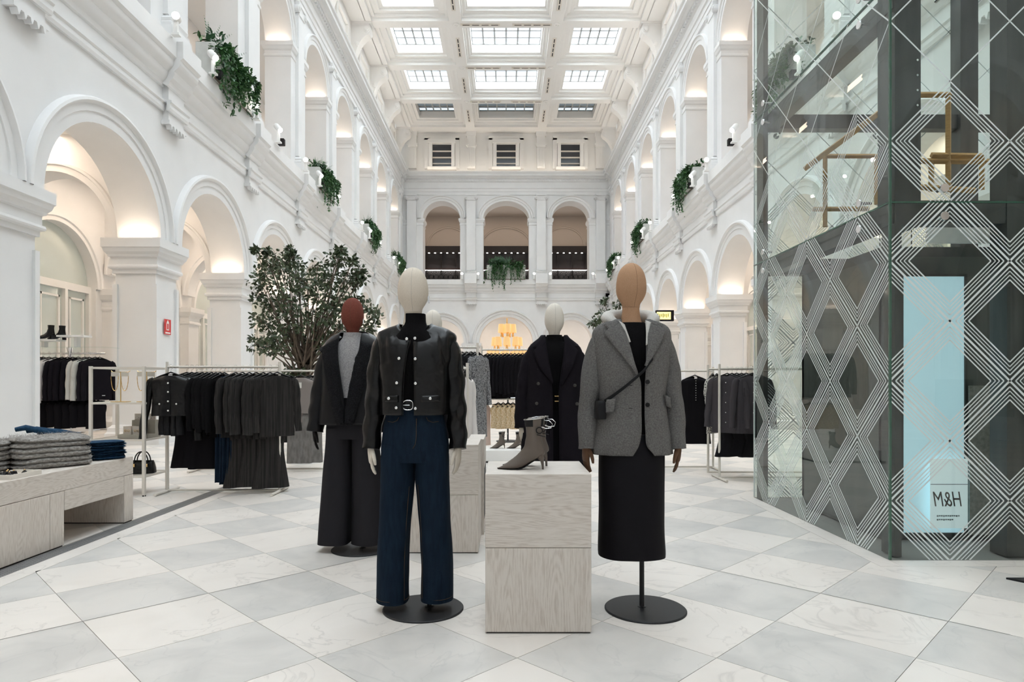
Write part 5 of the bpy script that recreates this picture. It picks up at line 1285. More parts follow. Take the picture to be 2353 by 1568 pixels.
# right hand racks
rr1 = rack('right-hand cream double clothes rack of slate shirts', 2.80, 4.30, 8.57, 1.455, twin=.48, foot=.3)
rack('cream clothes rack behind the grey blazer on the right', 1.55, 3.05, 9.62, 1.44)
def sdet(r, zt, w, th):
    for s in (-1, 1): ob('collar', MB().add([(0, -th * .8, zt - .03), (s * .05, -th * .9, zt - .085), (s * .09, -th * .4, zt - .02), (s * .055, 0, zt + .012)], [(0, 1, 2, 3)]).mesh('collar', M['shirt_grey']), r)
    me = MB().disc_y((0, 0, 0), .007, .004).mesh('button', M['chrome'], 50)
    for q in range(5): ob('button', me, r, (0.0, -th - .012, zt - .10 - q * .13))
    ob('chest_pocket', MB().box(-.13, -.04, -th - .012, -th - .008, zt - .28, zt - .17).mesh('chest_pocket', M['shirt_grey']), r)
SG = garment('shirt', M['shirt_grey'], .76, .225, .60, .034, 31, spread=.05, detail=sdet, name='hanging_shirt')
for i in range(6): place(SG, (2.90 + .062 * i, 8.56, 1.455), -.75 + .05 * i, 'slate grey shirt on the right rack, %s from the left' % ORD[i], 'slate shirts on the right rack')
place(SG, (3.17, 8.40, 1.455), -.12, 'slate grey shirt facing front at the end of the right rack row', 'slate shirts on the right rack')
RF = garment('skirt', M['satin_black'], .42, .15, 0, .08, 32, sleeves=False, flare=1.5, name='hanging_skirt', neck=.12)
for i in range(3): place(RF, (2.95 + .15 * i, 8.66, .80), .4, 'black ruffled skirt below the slate shirts, %s from the left' % ORD[i], 'ruffled skirts on the right rack')
SQ = garment('dress', M['sequin'], .80, .18, .3, .04, 33, name='hanging_dress', low=True)
for i in range(2): place(SQ, (2.86 + .06 * i, 9.05, 1.455), .9, 'black and white speckled sequin dress, %s from the left' % ORD[i], 'sequin dresses on the right rack')
TE = garment('top', M['white_cloth'], .45, .17, .22, .035, 34, name='hanging_sweater', low=True)
place(TE, (3.03, 9.62, 1.44), 1.15, 'short white T-shirt beside the black velvet dress', 'tops on the right')
def vdet(r, zt, w, th):
    me = MB().disc_y((0, 0, 0), .006, .005, 10).mesh('bead', M['pearl'], 50)
    for q in range(9): ob('bead', me, r, (0, -th - .010, zt - .06 - q * .035))
    ob('neck_label', MB().box(-.02, .02, -th - .005, -th - .003, zt - .03, zt).mesh('neck_label', M['paper']), r)
VD = garment('dress', M['black_cloth'], .98, .22, .1, .05, 35, sleeves=False, detail=vdet, name='hanging_dress', flare=1.15)
place(VD, (P(1594, 850, 9.6).x, 9.55, 1.44), 0, 'black velvet dress with a row of pearl beads', 'black dresses on the right')
VD2 = garment('dress', M['black_cloth'], .9, .20, .5, .05, 36, name='hanging_dress', low=True)
for i in range(4): place(VD2, (1.75 + .16 * i, 9.64, 1.44), .7, 'plain black dress hidden beside the grey blazer, %s from the left' % ORD[i], 'black dresses on the right')
# centre racks
rt = rack('tall cream clothes rack of black tops in the middle distance', P(1107, 800, 11.4).x, P(1262, 800, 11.4).x, 11.4, 1.84)
ob('rail', MB().tube([(P(1107, 800, 11.4).x, 11.4, .98), (P(1262, 800, 11.4).x, 11.4, .98)], .0145, 10).mesh('rail', M['cream'], 60), rt)
CB = garment('top', M['black_cloth'], .74, .20, .6, .030, 41, name='hanging_sweater', low=True)
for i in range(12): place(CB, (P(1120, 800, 11.4).x + .068 * i, 11.4, 1.84), .85 - .02 * i, 'black top on the tall middle rack, %s from the left' % ORD[i], 'black tops on the tall middle rack')
rack('cream clothes rack with coats just right of the leather jacket', P(1040, 800, 8.8).x - .35, P(1097, 800, 8.8).x, 8.8, 1.745)
BC = garment('coat', M['shearling'], .98, .20, .62, .055, 42, name='hanging_coat', low=True); SC = garment('coat', M['speckle'], 1.12, .20, .6, .05, 43, name='hanging_coat', low=True)
for i in range(3): place(BC, (P(1062, 800, 8.8).x + .06 * i, 8.78, 1.745), 1.0, 'fuzzy black coat right of the leather jacket, %s from the left' % ORD[i], 'coats right of the leather jacket')
for i in range(2): place(SC, (P(1090, 800, 8.8).x + .05 * i, 8.84, 1.745), 1.0, 'speckled grey knit coat right of the leather jacket, %s from the left' % ORD[i], 'coats right of the leather jacket')
rack('short cream side rail holding white tops behind the leather jacket', -.80, -.44, 7.4, 1.435, foot=.2)
WT = garment('top', M['white_cloth'], .80, .16, .6, .04, 44, name='hanging_sweater', low=True, spread=.02)
for i in range(2): place(WT, (-.53 + .05 * i, 7.40, 1.435), .95, 'white blouse on the short rail, %s from the left' % ORD[i], 'white tops on the short rail')
place(garment('top', M['black_cloth'], .85, .16, .6, .04, 45, name='hanging_sweater', low=True), (-.60, 7.38, 1.435), .9, 'black blouse on the short rail beside the white ones', 'white tops on the short rail')
GS = garment('skirt', M['gold_sequin'], .42, .17, 0, .06, 46, sleeves=False, name='hanging_skirt', neck=.15, low=True)
for i in range(5): place(GS, (P(1145, 900, 11.4).x + .085 * i, 11.4, .98), .7, 'gold sequin skirt below the black tops, %s from the left' % ORD[i], 'gold sequin skirts')
PKD = garment('dress', M['rose_cloth'], .72, .13, 0, .05, 47, sleeves=False, name='hanging_dress', low=True)
place(PKD, (P(1115, 900, 11.4).x, 11.4, .98), .9, 'long pale pink dress below the black tops', 'gold sequin skirts')
ts = thing('display_stand', 'dark metal display stand with round foot far back', 'stand', (P(1167, 1010, 14).x, 14.0, 0))
ob('foot', MB().cyl((0, 0, 0), .25, .02, 28).mesh('foot', M['black_metal'], 30), ts); ob('pole', MB().tube([(0, 0, .02), (0, 0, 1.0)], .018, 10).mesh('pole', M['black_metal'], 60), ts)
# ================================================================== GLASS LIFT
lf = thing('glass_lift', 'frameless green-tinted glass lift shaft printed with white diamond lines', 'lift', (0, 0, 0))
JZ = [.0, 2.57, 4.16, 5.75, 8.2]
def frit(u0, u1, z0, z1):
    """white concentric diamond outlines clipped to the panel, in (u,z)"""
    polys = []
    def strip(p, q, w):
        d = (q[0] - p[0], q[1] - p[1]); L_ = math.hypot(*d); n_ = (-d[1] / L_ * w / 2, d[0] / L_ * w / 2)
        poly = [(p[0] + n_[0], p[1] + n_[1]), (q[0] + n_[0], q[1] + n_[1]), (q[0] - n_[0], q[1] - n_[1]), (p[0] - n_[0], p[1] - n_[1])]
        for f in (lambda r: r[0] - u0, lambda r: u1 - r[0], lambda r: r[1] - z0, lambda r: z1 - r[1]):
            poly = clip_poly(poly, f)
            if len(poly) < 3: return
        polys.append(poly)
    for i in range(-1, 9):
        for j in range(-6, 18):
            if (i + j) % 2 == 0: continue
            cu, cz = i * .43, 2.147 + (j - 0) * .43 
            outl = [(.43, .0150), (.388, .0098), (.357, .0070), (.328, .0070), (.295, .0098)] if cz < 3.2 else [(.43, .010)]
            for R, w in outl:
                if R == .43 and i % 2: continue
                pt = [(cu + R, cz), (cu, cz + R), (cu - R, cz), (cu, cz - R)]
                for k in range(4): strip(pt[k], pt[(k + 1) % 4], w)
    return polys
def fmesh(polys, to3):
    mb = MB()
    for p in polys: mb.add([to3(u, z) for u, z in p], [tuple(range(len(p)))])
    return mb.mesh('printed_lines', M['frit'])
for a, bb in zip(JZ[:-1], JZ[1:]):
    z0, z1 = a + .004, bb - .004
    g = ob('glass_panel', MB().box(LX0, LX0 + .018, LY0 + .012, LY1, z0, z1).mesh('glass_panel', M['glass']), lf)
    tag(ob('printed_lines', fmesh(frit(0.0, LY1 - LY0, z0, z1), lambda u, z: (LX0 - .0015, LY0 + u, z)), g), kind='stuff')
    g = ob('glass_panel', MB().box(LX0 + .012, LX1, LY0, LY0 + .018, z0, z1).mesh('glass_panel', M['glass']), lf)
    tag(ob('printed_lines', fmesh(frit(0.0, LX1 - LX0, z0, z1), lambda u, z: (LX0 + u, LY0 - .0015, z)), g), kind='stuff')
    g = ob('glass_panel', MB().box(LX0 + .012, LX1, LY1 - .018, LY1, z0, z1).mesh('glass_panel', M['glass']), lf)
    tag(ob('printed_lines', fmesh(frit(0.0, LX1 - LX0, z0, z1), lambda u, z: (LX0 + u, LY1 - .020, z)), g), kind='stuff')
    ob('glass_edge', MB().box(LX0 - .002, LX0 + .013, LY0 - .002, LY0 + .013, z0, z1).mesh('glass_edge', M['gedge']), lf)
    ob('glass_edge', MB().box(LX0 - .001, LX0 + .012, LY1 - .004, LY1 + .004, z0, z1).mesh('glass_edge', M['frit']), lf)
    ob('panel_joint', MB().box(LX0 - .001, LX0 + .017, LY0, LY1, bb - .005, bb + .005).box(LX0, LX1, LY0 - .001, LY0 + .017, bb - .005, bb + .005).mesh('panel_joint', M['gedge']), lf)
# steel frame
for (x, y, w, d) in ((LX0 + .09, LY0 + .09, .19, .17), (LX0 + .02, LY1 - .22, .05, .18), (4.88, LY1 - .24, .19, .16), (3.62 + .12, LY0 + .09, .17, .17), (LX1 - .2, LY1 - .24, .18, .18), (LX1 - .2, LY0 + .09, .18, .18)):
    if y < 5 and 3.5 < x < 4: x = 3.66
    c = ob('column', (MB().box(x, x + .05, y, y + d, 0, 2.42).box(x, x + w, y, y + d + .05, 2.42, 8.2) if x < 3 and y < 5 else MB().box(x, x + w, y, y + d, 0, 8.2)).mesh('column', M['steel']), lf)
    if y < 5:
        mb = MB()
        for q in range(4):
            for s in (0, 1): mb.tube([(x + w - .028, y - .008, 3.30 + q * .11 + 1.0 * s), (x + w - .028, y + .002, 3.30 + q * .11 + 1.0 * s)], .008, 8)
        ob('bolts', mb.mesh('bolts', M['chrome']), c)
for z in (2.46, 4.04, 5.66):
    hh_ = .15 if z != 4.04 else .13
    ob('beam', MB().box(LX0 + .08, LX0 + .20, LY0 + .1, LY1 - .1, z - .02, z + hh_).mesh('beam', M['steel']), lf)
    ob('beam', MB().box(LX0 + .1, LX1 - .1, LY1 - .2, LY1 - .08, z - .02, z + hh_).mesh('beam', M['steel']), lf)
    ob('beam', MB().box(LX0 + .1, LX1 - .1, LY0 + .10, LY0 + .22, z - (.02 if z < 3 else -.1), z + hh_).mesh('beam', M['steel']), lf) if z < 3 else None
# round glass fixings
fx = MB().lathe([(.001, -.012), (.030, -.012), (.032, -.008), (.032, .0), (.001, .0)], n=20).lathe([(.012, .0), (.012, .09)], n=10).mesh('glass_fixing', M['chrome'], 40)
for z in (2.57, 4.16):
    for dz in (-.10, .10):
        for y in (5.08, 6.98): ob('glass_fixing', fx, lf, (LX0, y, z + dz), rot=(0, pi / 2, 0))
        for x in (3.14, 4.1): ob('glass_fixing', fx, lf, (x, LY0, z + dz), rot=(-pi / 2, 0, 0))
        for x in (3.0, 4.10): ob('glass_fixing', fx, lf, (x, LY1, z + dz - .05), rot=(pi / 2, 0, 0))
ob('shaft_cable', MB().tube([(3.55, 6.2, 2.4), (3.55, 6.2, 8.2)], .006, 6).tube([(3.85, 6.2, 2.4), (3.85, 6.2, 8.2)], .006, 6).mesh('shaft_cable', M['steel']), lf)
# lift car waiting at the bottom
cr = thing('lift_car', 'dark grey lift car in the glass shaft, its door glowing with a painted pale blue reflection', 'lift', (0, 0, 0))
CX0, CX1, CY0, CY1, CZ = 3.06, 4.75, 5.32, 6.75, 2.30
ob('side_panel', MB().box(CX0, CX0 + .04, CY0, CY1, .03, CZ).mesh('side_panel', M['car']), cr)
ob('side_panel', MB().box(CX1 - .04, CX1, CY0, CY1, .03, CZ).mesh('side_panel', M['car']), cr)
ob('rear_panel', MB().box(CX0, CX1, CY1 - .04, CY1, .03, CZ).mesh('rear_panel', M['car']), cr)
ob('roof', MB().box(CX0, CX1, CY0, CY1, CZ, CZ + .08).mesh('roof', M['steel']), cr)
ob('floor_pan', MB().box(CX0, CX1, CY0, CY1, 0, .03).mesh('floor_pan', M['steel']), cr)
ob('front_panel', MB().box(CX0, 3.215, CY0, CY0 + .04, .03, CZ).box(3.215, 3.755, CY0, CY0 + .04, 2.16, CZ).box(3.755, CX1, CY0, CY0 + .04, .03, CZ).mesh('front_panel', M['car']), cr)
dd = ob('door', MB().box(3.235, 3.735, CY0 + .005, CY0 + .03, .05, 2.14).mesh('door', M['blue_reflection']), cr)  # door made to glow as an imitation of a reflection
ob('door_frame', MB().box(3.215, 3.235, CY0 - .006, CY0 + .036, .03, 2.16).box(3.735, 3.755, CY0 - .006, CY0 + .036, .03, 2.16).box(3.215, 3.755, CY0 - .006, CY0 + .036, 2.14, 2.16).box(3.215, 3.755, CY0 - .006, CY0 + .036, .03, .05).mesh('door_frame', M['steel']), dd)
ob('speckled_reflection', MB().box(3.757, 4.1, CY0 - .030, CY0 - .012, .04, 1.25).mesh('speckled_reflection', M['reflection_grey']), cr)  # speckled grey reflection in the glass, built as a solid panel
ob('header_sign', MB().box(3.28, 3.86, CY0 - .25, CY0 - .22, 2.36, 2.50).mesh('header_sign', M['sign_white']), cr)
ob('guide_rod', MB().tube([(3.93, 5.10, 0), (3.93, 5.10, 1.3)], .022, 12).mesh('guide_rod', M['chrome'], 60), cr)
ob('buffer_beam', MB().box(3.80, 4.6, 5.0, 5.06, .64, .76).mesh('buffer_beam', M['steel']), cr)
# sign reflection modelled as a glowing board before the door, so it reads backwards
nt = thing('sign_reflection', 'glowing board with mirrored lettering imitating a reflected sign, low inside the lift front', 'sign', (0, 0, 0))
ob('board', MB().box(3.42, 3.72, CY0 - .060, CY0 - .052, .10, .66).mesh('board', mat('reflection_pale', (.74, .80, .80), .5, emit=((.70, .86, .90), .30))), nt)
ob('joint_line', MB().box(3.42, 3.72, CY0 - .062, CY0 - .059, .452, .456).mesh('joint_line', M['steel']), nt)
def text_mesh(s, size, m, name):
    cu = bpy.data.curves.new(name, 'FONT'); cu.body = s; cu.size = size; cu.align_x = 'CENTER'; cu.align_y = 'CENTER'; cu.extrude = .0006; cu.shear = .25
    t = bpy.data.objects.new('tmp', cu); COL.objects.link(t); dg = bpy.context.evaluated_depsgraph_get()
    me = bpy.data.meshes.new_from_object(t.evaluated_get(dg)); bpy.data.objects.remove(t); me.materials.clear(); me.materials.append(m); return me
ob('lettering', text_mesh('H&M', .15, mat('letter_brown', (.13, .11, .10), .6), 'lettering'), nt, (3.56, CY0 - .066, .33), rot=(pi / 2, 0, 0), scale=(-.72, 1.15, 1))
mb = MB()
for q, (w, z) in enumerate(((.20, .20), (.15, .17))):
    for i in range(int(w / .017)): mb.box(3.47 + i * .017, 3.482 + i * .017, CY0 - .063, CY0 - .060, z - .005 - .003 * (i % 3 == 0), z + .006)
ob('small_print', mb.mesh('small_print', mat('print_grey', (.34, .40, .41), .6)), nt)
# honey coloured timber frame above the car
wf = thing('timber_frame', 'honey timber bar frame standing above the lift car', 'frame', (0, 0, 0))
def bar(a, b_, d, w=.022, d2=None):
    p, q = P(a[0], a[1], d), P(b_[0], b_[1], d2 or d)
    ob('bar', MB().tube([p, q], w * 1.3, 4).mesh('bar', M['wood_bar']), wf)
for a, b_ in (((2112, 218), (2185, 218)), ((2179, 216), (2179, 438)), ((2112, 370), (2312, 372)), ((2140, 357), (2256, 359)), ((2112, 430), (2240, 438)), ((2140, 372), (2140, 440)), ((2256, 360), (2256, 436))): bar(a, b_, 6.25)
for a, b_ in (((1893, 359), (2018, 359)), ((1896, 358), (1896, 522)), ((2014, 359), (2014, 470)), ((1868, 481), (1995, 480))): bar(a, b_, 6.45, .018)
bar((1850, 387), (2030, 252), 6.5, .024, 5.7)

# ================================================================== PLANTS
def leaf(mb, p, d, up, L, w, bend=.25):
    d = d.normalized(); s = d.cross(up)
    s = s.normalized() if s.length > 1e-4 else Vector((1, 0, 0)); n_ = s.cross(d)
    mb.add([p, p + d * L * .35 + s * w - n_ * 0, p + d * L * .75 + s * w * .7 - n_ * bend * L * .3, p + d * L - n_ * bend * L, p + d * L * .75 - s * w * .7 - n_ * bend * L * .3, p + d * L * .35 - s * w], [(0, 1, 2, 3), (0, 3, 4, 5)])
def rv(r): return Vector((r.uniform(-1, 1), r.uniform(-1, 1), r.uniform(-1, 1)))
def planter_meshes(seed, fern=True):
    """local: x = outwards over the edge, y along the ledge; box top at z=.62"""
    r = random.Random(seed); f1, f2 = MB(), MB()
    for s in range(70):                                    # trailing strands
        y = r.uniform(-.72, .72); p = Vector((r.uniform(.02, .34), y, .58)); end = r.uniform(.15, 1.05) * (1.15 - .5 * abs(y + .25)); v = Vector((r.uniform(.06, .30), r.uniform(-.1, .1), .10)); L = 0
        while L < end:
            q = p + v * .16; leaf(f1 if r.random() < .6 else f2, q, rv(r) + Vector((.5, 0, -.5)), Vector((0, 0, 1)), r.uniform(.07, .12), r.uniform(.018, .034))
            leaf(f1, q, rv(r) + Vector((.3, 0, -.3)), Vector((0, 0, 1)), r.uniform(.06, .11), r.uniform(.018, .03))
            v += Vector((-.02, r.uniform(-.05, .05), -.10)); v.normalize(); v *= .38; L += .055; p = q
            if p.x > .42: p.x = .42
    for s in range(260):
        p = Vector((r.uniform(-.1, .34), r.uniform(-.74, .74), .58 + r.uniform(0, .22))); leaf(f1 if r.random() < .5 else f2, p, rv(r) + Vector((.3, 0, .3)), Vector((0, 0, 1)), r.uniform(.08, .16), r.uniform(.02, .045))
    if fern:
        for s in range(26):                                # fern fronds
            p = Vector((.1, r.uniform(-.6, .1), .6)); d = (rv(r) * .6 + Vector((.15, 0, 1))).normalized(); ln = r.uniform(.35, .62)
            for k in range(9):
                t = (k + 1) / 9; c = p + d * ln * t + Vector((0, 0, -.18 * t * t * ln))
                for sg in (-1, 1): leaf(f2, c, d * .6 + Vector((0, sg, 0)), Vector((1, 0, 0)), .11 * (1.1 - t), .016)
    return f1.mesh('foliage', M['leaf'], 60), f2.mesh('foliage', M['leaf2'], 60)
PLM = [planter_meshes(3), planter_meshes(4), planter_meshes(6)]
def planter(loc, rz, label, k, sc=1.0):
    r = thing('planter', label, 'planter', loc, rz, 'ledge planters'); r.scale = (sc, sc, sc)
    ob('box', MB().sqprof([(0, 0), (0, .60), (-.02, .60), (-.02, .50)], .12, 0, .16, .82).mesh('box', M['planter']), r)
    ob('lip', MB().box(.28, .30, -.82, .82, -.03, .0).mesh('lip', mat('bronze_strip', (.10, .07, .045), .5)), r)
    for m_ in PLM[k % 3]: tag(ob('foliage', m_, r), kind='stuff')
for i, k in enumerate((2, 4, 6, 8)):     # bays, left side
    y = PIERS[0] + SP * (k + 4 - 2) - hw - .0
    pass
LP = [16.1, 24.55, 33.0, 41.2]
for i, y in enumerate(LP):
    planter((-XW + .02, y, 8.29), 0, 'green trailing planter on the left balcony ledge, %s from the viewer' % ORD[i], i, 1.35 if i == 0 else 1.25)
for i, y in enumerate([24.55, 33.0, 41.2]):
    planter((XW - .02, y, 8.29), pi, 'green trailing planter on the right balcony ledge, %s from the viewer' % ORD[i], i + 1, 1.25)
planter((XW - .02, 16.1, 8.29), pi, 'green trailing planter seen through the lift glass on the right ledge', 0, 1.3)
planter((0, DB + .1, 8.29), -pi / 2, 'green trailing planter in the middle arch of the far wall', 1, 1.6)
# spotlights clamped to the ledge
sp_b = MB().lathe([(.001, 0), (.075, 0), (.085, .02), (.085, .22), (.07, .26), (.001, .26)], n=18).mesh('lamp_head', M['white_paint'], 50)
sp_l = MB().lathe([(.001, -.008), (.07, -.008), (.07, .0)], n=18).mesh('lens', M['lamp'])
sp_s = MB().box(-.035, .035, -.035, .035, 0, .30).box(-.08, .08, -.06, .06, -.02, .02).mesh('bracket', M['white_paint'])
sp_k = MB().bbox(-.09, .09, -.07, .07, 0, .20, .01).mesh('ballast', M['blackbox'])
def spot(loc, aim, label, group, ballast=False):
    r = thing('spotlight', label, 'spotlight', loc, 0, group)
    ob('bracket', sp_s, r)
    d = Vector(aim).normalized(); q = (-d).to_track_quat('Z', 'Y').to_euler()
    hd_ = ob('lamp_head', sp_b, r, (d.x * .10, d.y * .10, .34), rot=tuple(q)); ob('lens', sp_l, hd_)
    if ballast: ob('ballast', sp_k, r, (0, .26, 0))
n_ = 0
for sx, side in ((-1, 'left'), (1, 'right')):
    n_ = 0
    for k in range(1, 9):
        yp = PIERS[k + 4]
        for dy, aim, bl in ((-.62, (-sx * .35, -1, -.15), False), (1.05, (-sx * .7, -.35, -.75), True)):
            if k in (4, 6, 8) and dy > 0: continue
            if yp + dy > 43.8: continue
            n_ += 1
            spot((sx * (XW - .44), yp + dy, 8.29), aim, 'white ledge spotlight on the %s balcony, %s from the viewer' % (side, ORD[n_ - 1]), 'spotlights on the %s balcony ledge' % side, bl)
for i, x in enumerate((-6.1, -3.0, -1.9, 1.9, 3.0, 5.9, 6.7)):
    spot((x, DB - .40, 8.29), (0, -1, -.2), 'white ledge spotlight on the far wall, %s from the left' % ORD[i], 'spotlights on the far ledge')
# ficus
def ficus(loc, label, seed, clumps, nl, hgt):
    r = random.Random(seed); t = thing('ficus_tree', label, 'tree', loc)
    base = Vector((0, 0, 0)); lv = MB(); br = MB()
    stems = [(Vector((-.05, 0, 1.45)), .045), (Vector((.10, .05, 1.5)), .05), (Vector((.0, .1, 1.4)), .035)]
    trk = MB()
    for q, rad in stems: trk.tube([base + Vector((q.x * .2, q.y * .2, .35)), base + Vector((q.x * .5, q.y * .6, .8)), q, q + Vector((q.x * 1.2, q.y, .55))], [rad * 1.2, rad, rad * .85, rad * .5], 8)
    ob('trunk', trk.mesh('trunk', M['bark'], 60), t)
    for (c, rad) in clumps:
        c = Vector(c); s0 = stems[r.randrange(3)][0] + Vector((0, 0, r.uniform(-.25, .3)))
        br.tube([s0, lerp(s0, c, .5) + rv(r) * .10, c], [.022, .013, .006], 6)
        for k in range(nl):
            p = c + rv(r).normalized() * rad * r.random() ** .45; leaf(lv, p, rv(r) + Vector((0, 0, -.35)) + (p - c).normalized() * .6, rv(r), r.uniform(.065, .105), r.uniform(.018, .028), .2)
            if k % 12 == 0: br.tube([c, lerp(c, p, .6) + rv(r) * .03, p], [.005, .004, .002], 4)
    ob('branches', br.mesh('branches', M['bark'], 60), t); tag(ob('foliage', lv.mesh('foliage', M['ficus'], 60), t), kind='stuff')
    ob('pot', MB().lathe([(.16, 0), (.22, .02), (.25, .40), (.23, .40), (.21, .34), (.001, .34)], n=24).mesh('pot', M['planter'], 40), t)
cl = []; rnd = random.Random(11); FD = 12.0; fbx = P(697, 0, FD).x
def CP(px, py, dy=0): 
    p = P(px, py, FD); return (p.x - fbx, dy, p.z)
for (px, py, rad) in ((610, 600, .20), (640, 605, .26), (665, 590, .22), (620, 650, .26), (655, 645, .32), (690, 640, .28), (600, 690, .18), (635, 700, .34), (675, 690, .34), (715, 660, .30), (735, 625, .24), (760, 640, .26), (785, 600, .20), (790, 640, .26), (815, 635, .16), (745, 690, .34), (780, 690, .28), (610, 745, .22), (645, 755, .30), (685, 740, .34), (725, 740, .34), (765, 735, .32), (800, 720, .24), (830, 700, .18), (855, 715, .18), (600, 790, .18), (630, 795, .22), (660, 790, .26), (700, 790, .26), (740, 785, .26), (780, 770, .24), (840, 745, .2), (605, 580, .06), (655, 573, .08), (790, 588, .10), (660, 855, .14), (690, 850, .10), (820, 610, .1)):
    for q in range(2): cl.append((CP(px + rnd.uniform(-6, 6), py + rnd.uniform(-6, 6), rnd.uniform(-.45, .45)), rad * .85))
ficus((fbx, FD, 0), 'bushy ficus tree behind the clothes racks on the left', 5, cl, 62, 3.7)
FD = 13.5; fbx = P(1445, 0, FD).x; cl = []
for (px, py, rad) in ((1390, 690, .06), (1392, 715, .12), (1375, 730, .12), (1400, 735, .18), (1362, 742, .08), (1420, 700, .10), (1425, 730, .25), (1450, 740, .3), (1480, 745, .25), (1450, 780, .35)): cl.append((CP(px, py, rnd.uniform(-.2, .2)), rad))
ficus((fbx, FD, 0), 'thin ficus tree showing beside the tan mannequin head', 8, cl, 40, 3.0)

# ================================================================== SIGNS, RAILINGS, CHANDELIER
fs = thing('fire_sign', 'red fire extinguisher sign on the left pier', 'sign', (-XW - .09 + .03, P(395, 0, 13.8).y, 2.44))
ob('plate', MB().box(0, .008, -.13, .13, -.16, .16).mesh('plate', M['red']), fs)
ob('pictogram', MB().box(.008, .0095, -.05, .05, -.07, .08).add([(.0095, .05 * cos(pi * k / 8), .08 + .045 * sin(pi * k / 8)) for k in range(9)], [tuple(range(9))]).box(.008, .0095, -.02, .02, .12, .14).mesh('pictogram', M['sign_white']), fs)
ob('inner_red', MB().box(.0095, .010, -.03, .03, -.05, .07).mesh('inner_red', M['red']), fs)
ob('caption_bar', MB().box(.008, .0095, -.10, .10, -.14, -.11).mesh('caption_bar', M['sign_white']), fs)
p = P(1528, 726, 25.6)
es = thing('exit_sign', 'lit yellow exit sign box on the right-hand arcade', 'sign', tuple(p))
ob('case', MB().box(-.36, .33, -.10, .10, -.21, .21).mesh('case', M['blackbox']), es)
ob('lit_panel', MB().box(-.34, .20, -.112, -.10, -.15, .14).mesh('lit_panel', M['yellow']), es)
mb = MB()
for i in range(7): mb.box(-.31 + i * .065, -.275 + i * .065, -.116, -.112, -.05 - .03 * (i % 2), .06 + .02 * (i % 3 == 0))
ob('lettering', mb.mesh('lettering', mat('sign_olive', (.42, .34, .05), .5)), es)
ob('bracket', MB().tube([(.33, 0, .05), (.62, .3, .10)], .03, 8).mesh('bracket', M['white_paint']), es)
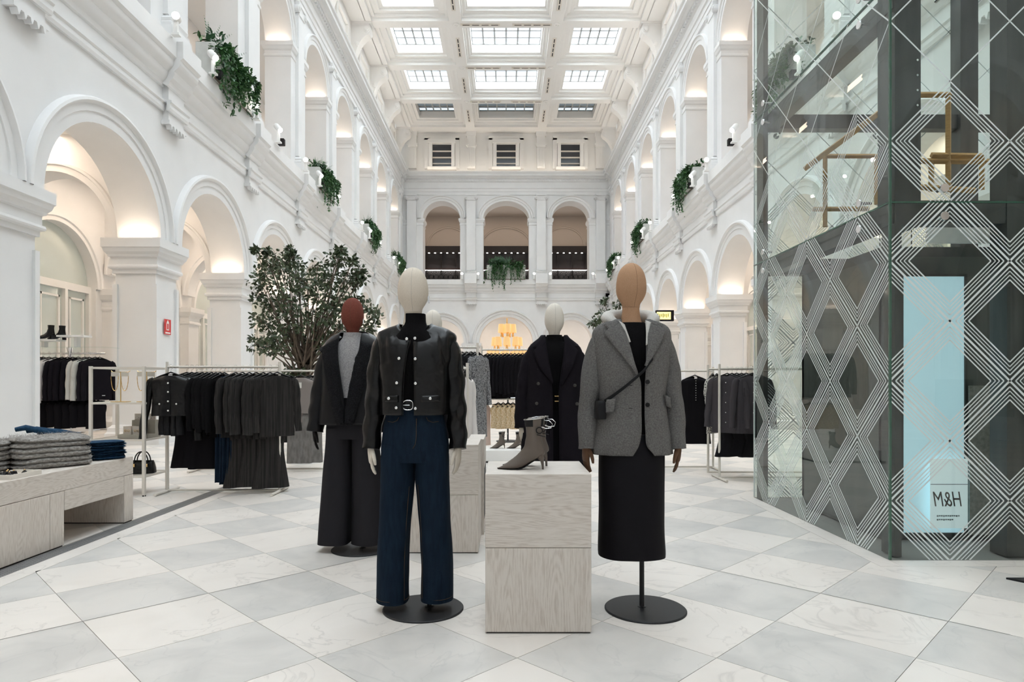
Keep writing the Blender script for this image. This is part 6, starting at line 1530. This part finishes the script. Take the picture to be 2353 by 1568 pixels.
# iron balustrades in the far gallery
for i, (cy, hwb, ua) in enumerate(BAYS):
    r = thing('balustrade', 'black ornamental iron balustrade in the %s arch of the far gallery' % ('left', 'middle', 'right')[i], 'balustrade', (cy, DB + 1.35, 8.2), 0, 'far gallery balustrades')
    ob('handrail', MB().box(-ua - .2, ua + .2, -.06, .06, 1.04, 1.12).mesh('handrail', mat('handrail_wood', (.05, .015, .012), .4)), r)
    ob('bottom_rail', MB().box(-ua - .2, ua + .2, -.03, .03, .06, .12).box(-ua - .2, ua + .2, -.03, .03, .88, .93).mesh('bottom_rail', M['iron']), r)
    mb = MB(); n = int((2 * ua + .3) / .34)
    for k in range(n):
        x = -ua - .1 + (k + .5) * .34
        mb.tube([(x + .15 * cos(a), 0, .50 + .15 * sin(a)) for a in [2 * pi * q / 14 for q in range(15)]], .022, 5)
        mb.tube([(x + .08 * cos(a), 0, .74 + .09 * sin(a)) for a in [2 * pi * q / 10 for q in range(11)]], .018, 5)
        mb.tube([(x + .08 * cos(a), 0, .24 + .09 * sin(a)) for a in [2 * pi * q / 10 for q in range(11)]], .018, 5)
        mb.box(x - .185, x - .155, -.02, .02, .1, .9)
    ob('scrollwork', mb.mesh('scrollwork', M['iron']), r)
    c = thing('shelf_cabinet', 'dark lit shelving behind the balustrade in the %s far arch' % ('left', 'middle', 'right')[i], 'shelving', (cy, DB + 5.0, 8.2), 0, 'far gallery shelving')
    ob('back_panel', MB().box(-2.1, 2.1, .2, .3, 0, 3.35).mesh('back_panel', M['dark_wood']), c)
    ob('header', MB().box(-2.1, 2.1, -.25, .3, 2.9, 3.4).mesh('header', M['dark_wood']), c)
    for x in (-1.6, -.5, .6, 1.7): ob('divider', MB().box(x - .05, x + .05, -.2, .2, 0, 2.9).mesh('divider', M['dark_wood']), c)
    ob('glass_shelf', MB().box(-2.1, 2.1, -.22, .2, 1.56, 1.59).mesh('glass_shelf', M['led_w']), c)
    for q in range(9): ob('led_spot', MB().box(-1.95 + q * .46, -1.83 + q * .46, -.22, -.12, 2.86, 2.90).mesh('led_spot', M['led_w']), c)
    for q, mk in enumerate(('rose_cloth', 'white_cloth', 'rose_cloth', 'greige')):
        o = tag(ob('folded_garment', MB().bbox(-.22, .22, -.15, .1, 0, .75, .05).mesh('folded_garment', M[mk]), None, (cy - 1.1 + q * .75, DB + 4.45, 8.2)), 'pale garment on the dark shelving in the %s far arch, %s from the left' % (('left', 'middle', 'right')[i], ORD[q]), 'garment', 'garments on the far shelving')
# gold chandelier seen through the middle far arch
ch = thing('chandelier', 'tiered gold chandelier of shaded lamps in the far arch', 'chandelier', (P(1165, 0, 47.5).x, 47.5, 0))
ob('rod', MB().tube([(0, 0, 6.6), (0, 0, 2.7)], .05, 8).mesh('rod', M['gold'], 60), ch)
shd = MB().lathe([(.25, 0), (.20, .62)], n=14, cap=False).mesh('lamp_shade', M['amber'], 60); arm = MB().tube([(0, 0, -.30), (0, 0, 0)], [.09, .05], 8).mesh('stem', M['gold'], 60)
for z, R, n in ((4.85, .45, 5), (3.9, .9, 8), (2.95, 1.3, 11)):
    for k in range(n):
        a = 2 * pi * k / n + z; s_ = ob('lamp_shade', shd, ch, (R * cos(a), R * sin(a), z)); ob('stem', arm, s_)
# black stand foot at the right edge
sf = thing('sign_stand', 'black flat stand foot poking in at the right edge', 'stand', (P(2345, 1335, 4.2).x, 4.20, 0))
ob('foot_plate', MB().loft([[(-.07, .03, .0), (.30, .03, .0), (.30, -.16, .0), (.02, -.10, 0)], [(-.07, .03, .012), (.30, .03, .012), (.30, -.16, .012), (.02, -.10, .012)]], cap=True).mesh('foot_plate', M['black_metal']), sf)
ob('pole', MB().tube([(.26, -.05, .01), (.26, -.05, .9)], .012, 10).mesh('pole', M['black_metal'], 60), sf)
ob('sign_panel', MB().box(.12, .42, -.06, -.05, .9, 1.3).mesh('sign_panel', M['black_metal']), sf)
